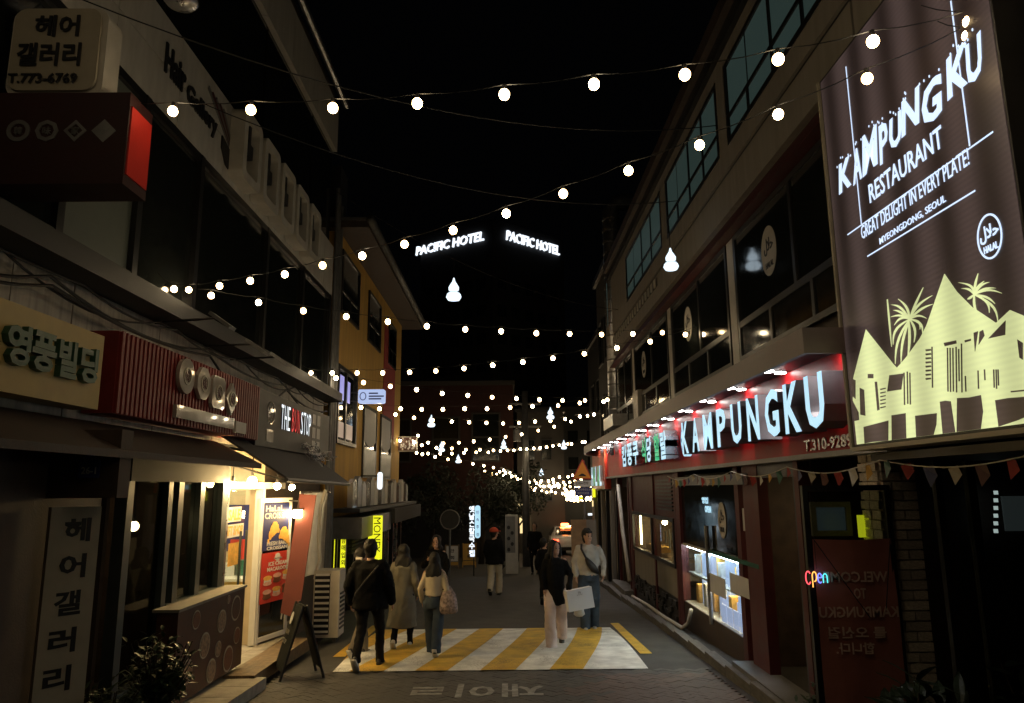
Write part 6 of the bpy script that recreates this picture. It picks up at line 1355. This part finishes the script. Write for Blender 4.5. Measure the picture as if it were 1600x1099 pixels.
    for sd in (1, -1):
        hip, kn, ank, lift = J[sd]; limb(q, (hip+Vector((0, 0, -.02)), kn, ank+Vector((0, -.005, .02))), (.098, .075*wide**.8, .062*wide))
        q.tube([ank+Vector((0, -.005, .03)), ank+Vector((0, -.005, -.035*wide**1.2))], [.062*wide, .066*wide], 12)
    remesh('trousers', q, VX*1.3, M[mt], root, .018, 3)
    # ---- top
    kind, mt = top; q = MB(K)
    hem = {'jacket': .84, 'shirt': .98, 'crop': 1.04, 'coat': .40, 'knit': .95, 'puffer': .82, 'tunic': .72}[kind]; fat = {'jacket': 1.16, 'shirt': 1.05, 'crop': 1.04, 'coat': 1.2, 'knit': 1.1, 'puffer': 1.35, 'tunic': 1.08}[kind]
    rings = [(0, lean*.2, hem, (.19 if hem < .9 else .165)*w*fat, .135*fat), (0, lean*.4, max(hem+.1, 1.05), .168*w*fat, .118*fat), (0, lean*.7, 1.22, .178*w*fat, .122*fat), (0, lean, 1.38, .19*w*fat, .118*fat), (0, lean, 1.445, .15*w*fat, .09), (0, lean, 1.485, .08, .07)]
    if kind == 'coat': rings = [(0, -.05, hem, .27, .22), (0, -.02, .7, .235, .185), (0, 0, .95, .21*w, .155)]+rings[1:]
    q.loft(rings, 20)
    for sd in (1, -1):
        el, wr = Vector(A[sd][0]), Vector(A[sd][1]); sh = Vector((sd*(shx-.01), lean, shz-.025)); ft = fat*(1.0 if kind != 'crop' else .95); limb(q, (sh, el, el.lerp(wr, .93)), (.068*w*ft, .056*ft, .044*ft))
    tp = remesh({'coat': 'coat', 'puffer': 'padded_jacket', 'jacket': 'jacket', 'knit': 'sweater', 'crop': 'knit_top', 'shirt': 'shirt', 'tunic': 'blouse'}[kind], q, VX*1.3, M[mt], root, .022 if kind != 'crop' else .012, 2)
    # ---- hair
    q = MB(K @ H_)
    if hair in ('short', 'cap', 'fringe'):
        q.sphere((0, -.040, .036), .113, 16, 10, (.86, .98, 1.0)); q.loft([(0, -.05, -.115, .052, .042), (0, -.05, -.07, .078, .06), (0, -.042, -.02, .09, .08), (0, -.03, .03, .094, .09)], 14)
        if hair == 'fringe': q.sphere((0, .055, .078), .045, 12, 8, (1.3, .8, .6))
    else:
        q.sphere((0, -.040, .034), .112, 16, 10, (.88, .98, 1.0)); dz = {'long': -.33, 'mid': -.24}[hair]
        q.loft([(0, -.085, dz, .10, .04), (0, -.09, dz*.7, .14, .06), (0, -.075, dz*.4, .145, .075), (0, -.062, -.06, .10, .07), (0, -.045, .02, .095, .08)], 16)
        for sx in (-1, 1): q.tube([(sx*.06, .045, .085), (sx*.083, .04, 0), (sx*.085, .035, -.1), (sx*.09, .02, dz*.75)], [.02, .024, .026, .014], 8)
    for v in q.v: v += Vector((noise.noise(v*30), noise.noise(v*31+Vector((9, 0, 0))), noise.noise(v*26)))*.016
    remesh('hair', q, VX*1.1, M['hair'], root, .016, 1)
    if hair == 'cap':
        q = MB(K @ H_); q.loft([(0, -.025, .04, .115, .135), (0, -.025, .09, .113, .128), (0, -.03, .14, .085, .095), (0, -.03, .17, .02, .02)], 18); q.prism([(-.075, .09), (.075, .09), (.06, .17), (0, .195), (-.06, .17)], .012, Matrix.Translation((0, 0, .048))); mk_l('cap', q, M['red_cap'], root)
    return root, K
def mk_l(name, mb, mt, root):
    me = bpy.data.meshes.new(name); me.from_pydata([tuple(v) for v in mb.v], [], mb.f); me.materials.append(mt); me.polygons.foreach_set('use_smooth', [True]*len(mb.f))
    o = bpy.data.objects.new(name, me); C.objects.link(o); o.parent = root; return o
def loc2w(root, K, p): return ROOT[root.name].inverted() @ (K @ Vector(p))
# heights come from the photograph through the ground distance
def pf(px, py): return gp(px, py)
def ht(feet, px, pytop): return atY(px, pytop, feet.y).z-feet.z
f = pf(575, 1047)
p1, K1 = person('broad man in black jacket walking away nearest to us, dark trousers and white-soled shoes', f, R(-8), ht(f, 583, 845), .26, 1, ('puffer', 'cloth_black'), ('trousers', 'charcoal'), 'shoe_b', 'short', {1: ((.30, -.02, 1.14), (.30, .10, .90)), -1: ((-.30, -.04, 1.14), (-.30, .08, .88))}, extra='whitesole', face=False)
q = MB(); P = [loc2w(p1, K1, v) for v in ((.16, -.15, 1.42), (.02, -.20, 1.25), (-.14, -.20, 1.05), (-.20, -.14, .92))]; q.tube(P, .012, 6)
setl(mk('bag_strap', q, M['dark']), 'thin black strap slung across the back of the broad man in black', 'strap')
f = pf(556, 1040); f.x -= .06; f.y += .5; f.z = g(f.y)
p0, _ = person('person in khaki trousers half hidden at the left of the broad man', f, R(-20), ht(f, 570, 860), .34, -1, ('jacket', 'charcoal'), ('trousers', 'khaki'), 'shoe_b', 'short', head_turn=R(-60), extra='whitesole')
q = MB(); q.tube([loc2w(p0, Matrix.Identity(4), v) for v in ((-.07, .05, 1.40), (-.03, -.07, 1.43), (.05, -.06, 1.42))], .03, 8)
setl(mk('scarf', q, M['off_white']), 'pale scarf at the neck of the half hidden person', 'scarf')
f = pf(628, 1017)
p2, _ = person('long-haired woman in a long olive grey coat walking away on the hump', f, R(-5), ht(f, 632, 852), .24, 1, ('coat', 'coat_grey'), ('slim', 'cloth_black'), 'shoe_w', 'long', None, True, face=False)
f = pf(677, 1028)
p3, K3 = person('woman in cream knit top and blue jeans walking away, long dark hair', f, R(-6), ht(f, 682, 866), .24, -1, ('crop', 'knit_cream'), ('wide', 'denim'), 'shoe_w', 'long', None, True, face=False)
tc_ = loc2w(p3, K3, (.27, -.04, .98)); tg = T('tote_bag', 'speckled pinkish drawstring tote hanging from the shoulder of the woman in cream', 'bag', tc_)
q = MB(Matrix.Translation(tc_)); q.smooth = True; q.loft([(0, 0, -.20, .10, .05), (0, 0, -.17, .14, .075), (0, 0, -.05, .135, .07), (0, 0, .08, .10, .05), (0, 0, .16, .05, .03), (0, 0, .20, .02, .015)], 18)
for v in q.v: v += Vector((noise.noise(v*14), noise.noise(v*15), noise.noise(v*13)))*.02
mk('sack', q, M['tote'], tg); mk('strap', MB().tube([tc_+Vector((0, 0, .17)), tc_+Vector((-.03, -.03, .34)), loc2w(p3, K3, (.15, -.06, 1.49)), loc2w(p3, K3, (.16, .06, 1.44))], .011, 6), M['tote'], tg)
f = Vector((atY(681, 900, 14.6).x, 14.6, g(14.6)))
person('person in dark coat facing us between the long coat and the cream top', f, R(175), ht(f, 681, 838), .1, 1, ('jacket', 'cloth_black'), ('slim', 'charcoal'), 'shoe_b', 'mid', {1: ((.24, .05, 1.18), (.12, .28, 1.30)), -1: ((-.24, .0, 1.16), (-.20, .12, .95))}, True)
f = pf(773, 930)
person('person in orange red cap, black jacket and cream trousers walking away', f, R(-12), ht(f, 771, 827), .16, 1, ('puffer', 'cloth_black'), ('wide', 'cream_tr'), 'shoe_b', 'cap', head_turn=R(-45))
f = pf(870, 1014)
p7, K7 = person('woman in black top and blush wide trousers walking towards us', f, R(176), ht(f, 874, 846), .20, 1, ('tunic', 'cloth_black'), ('wide', 'blush'), 'shoe_b', 'mid', {1: ((.22, .03, 1.18), (.20, .06, .98)), -1: ((-.26, .02, 1.18), (-.22, .20, .98))}, True, head_turn=R(35))
# her white paper bag
wc = atY(905, 936, f.y-.22); sbg = T('shopping_bag', 'large white paper shopping bag held by the woman in blush trousers', 'bag', wc, None, R(6))
TB = Matrix.Translation(wc) @ Matrix.Rotation(R(-8), 4, 'Y') @ Matrix.Rotation(R(14), 4, 'Z')
mk('bag', MB(TB).box(-.21, .21, -.065, .065, -.155, .155), M['bag_white'], sbg)
q = MB(); text(q, 'TB', TB @ FF(0, -.066, 0), -.03, .085, .05, .03, .002, .0); text(q, 'seoul', TB @ FF(0, -.066, 0), -.05, .065, .09, .015, .002, .0); mk('print', q, M['grey'], sbg)
hp = loc2w(p7, K7, (-.22, .25, .92)); mk('handle', MB().tube([TB @ Vector((-.1, 0, .155)), hp, TB @ Vector((.08, 0, .155))], .005, 5), M['off_white'], sbg)
pc = atY(905, 955, f.y-.05); pg_ = T('plastic_bag', 'small pale plastic bag dangling below the white paper bag', 'bag', pc)
q = MB(Matrix.Translation(pc)); q.smooth = True; q.loft([(0, 0, -.08, .05, .03), (0, 0, -.05, .09, .05), (0, 0, .03, .07, .04), (0, 0, .12, .02, .015)], 12); mk('sack', q, M['poly'], pg_)
f = pf(922, 984)
p8, K8 = person('man in light grey sweatshirt and jeans with a black sling bag, walking towards us', f, R(178), ht(f, 915, 828), .08, 1, ('knit', 'sweat_grey'), ('wide', 'denim'), 'shoe_w', 'fringe', {1: ((.26, -.02, 1.17), (.24, .08, .94)), -1: ((-.28, -.02, 1.17), (-.25, .16, .96))}, head_turn=R(25))
sl = T('sling_bag', 'black crossbody sling bag worn by the man in the light grey sweatshirt', 'bag', loc2w(p8, K8, (0, .17, 1.15)))
mk('strap', MB().tube([loc2w(p8, K8, v) for v in ((.12, .0, 1.49), (.13, .13, 1.42), (.06, .17, 1.28), (-.02, .19, 1.18))], .02, 6), M['ink'], sl)
q = MB(); q.smooth = True; q.tube([loc2w(p8, K8, v) for v in ((.05, .17, 1.26), (0, .20, 1.18), (-.08, .19, 1.08), (-.16, .14, 1.0))], [.03, .06, .07, .03], 12); mk('pouch', q, M['ink'], sl)
f = Vector((atY(850, 900, 12.6).x, 12.6, g(12.6)))
f = pf(852, 944); person('dark clothed person walking away directly behind the woman in blush trousers', f, R(-4), ht(f, 858, 842), .2, 1, ('tunic', 'cloth_black'), ('slim', 'charcoal'), 'shoe_b', 'short', head_turn=R(-50), female=True)
f = pf(836, 897); person('tall person in black standing farther back, left of the taxi', f, R(170), ht(f, 839, 818), .08, 1, ('jacket', 'cloth_black'), ('slim', 'cloth_black'), 'shoe_b', 'short')
f = Vector((atY(752, 880, 27).x+.55, 30, g(30))); person('small distant person near the patterned panel', f, R(90), 1.68, .2, 1, ('jacket', 'charcoal'), ('slim', 'charcoal'), 'shoe_b', 'short')
person('', Vector((4.3, 8.95, -.3)), R(120), 1.65, .05, 1, ('shirt', 'knit_cream'), ('trousers', 'charcoal'), 'shoe_b', 'short', {1: ((.25, .1, 1.15), (.2, .35, 1.05)), -1: ((-.25, .1, 1.15), (-.2, .33, 1.05))}, root=cook)
bpy.data.scenes.remove(side_scene)
print('TRIS', sum(len(o.data.polygons) for o in bpy.data.objects if o.type == 'MESH'), 'OBJS', len(bpy.data.objects))
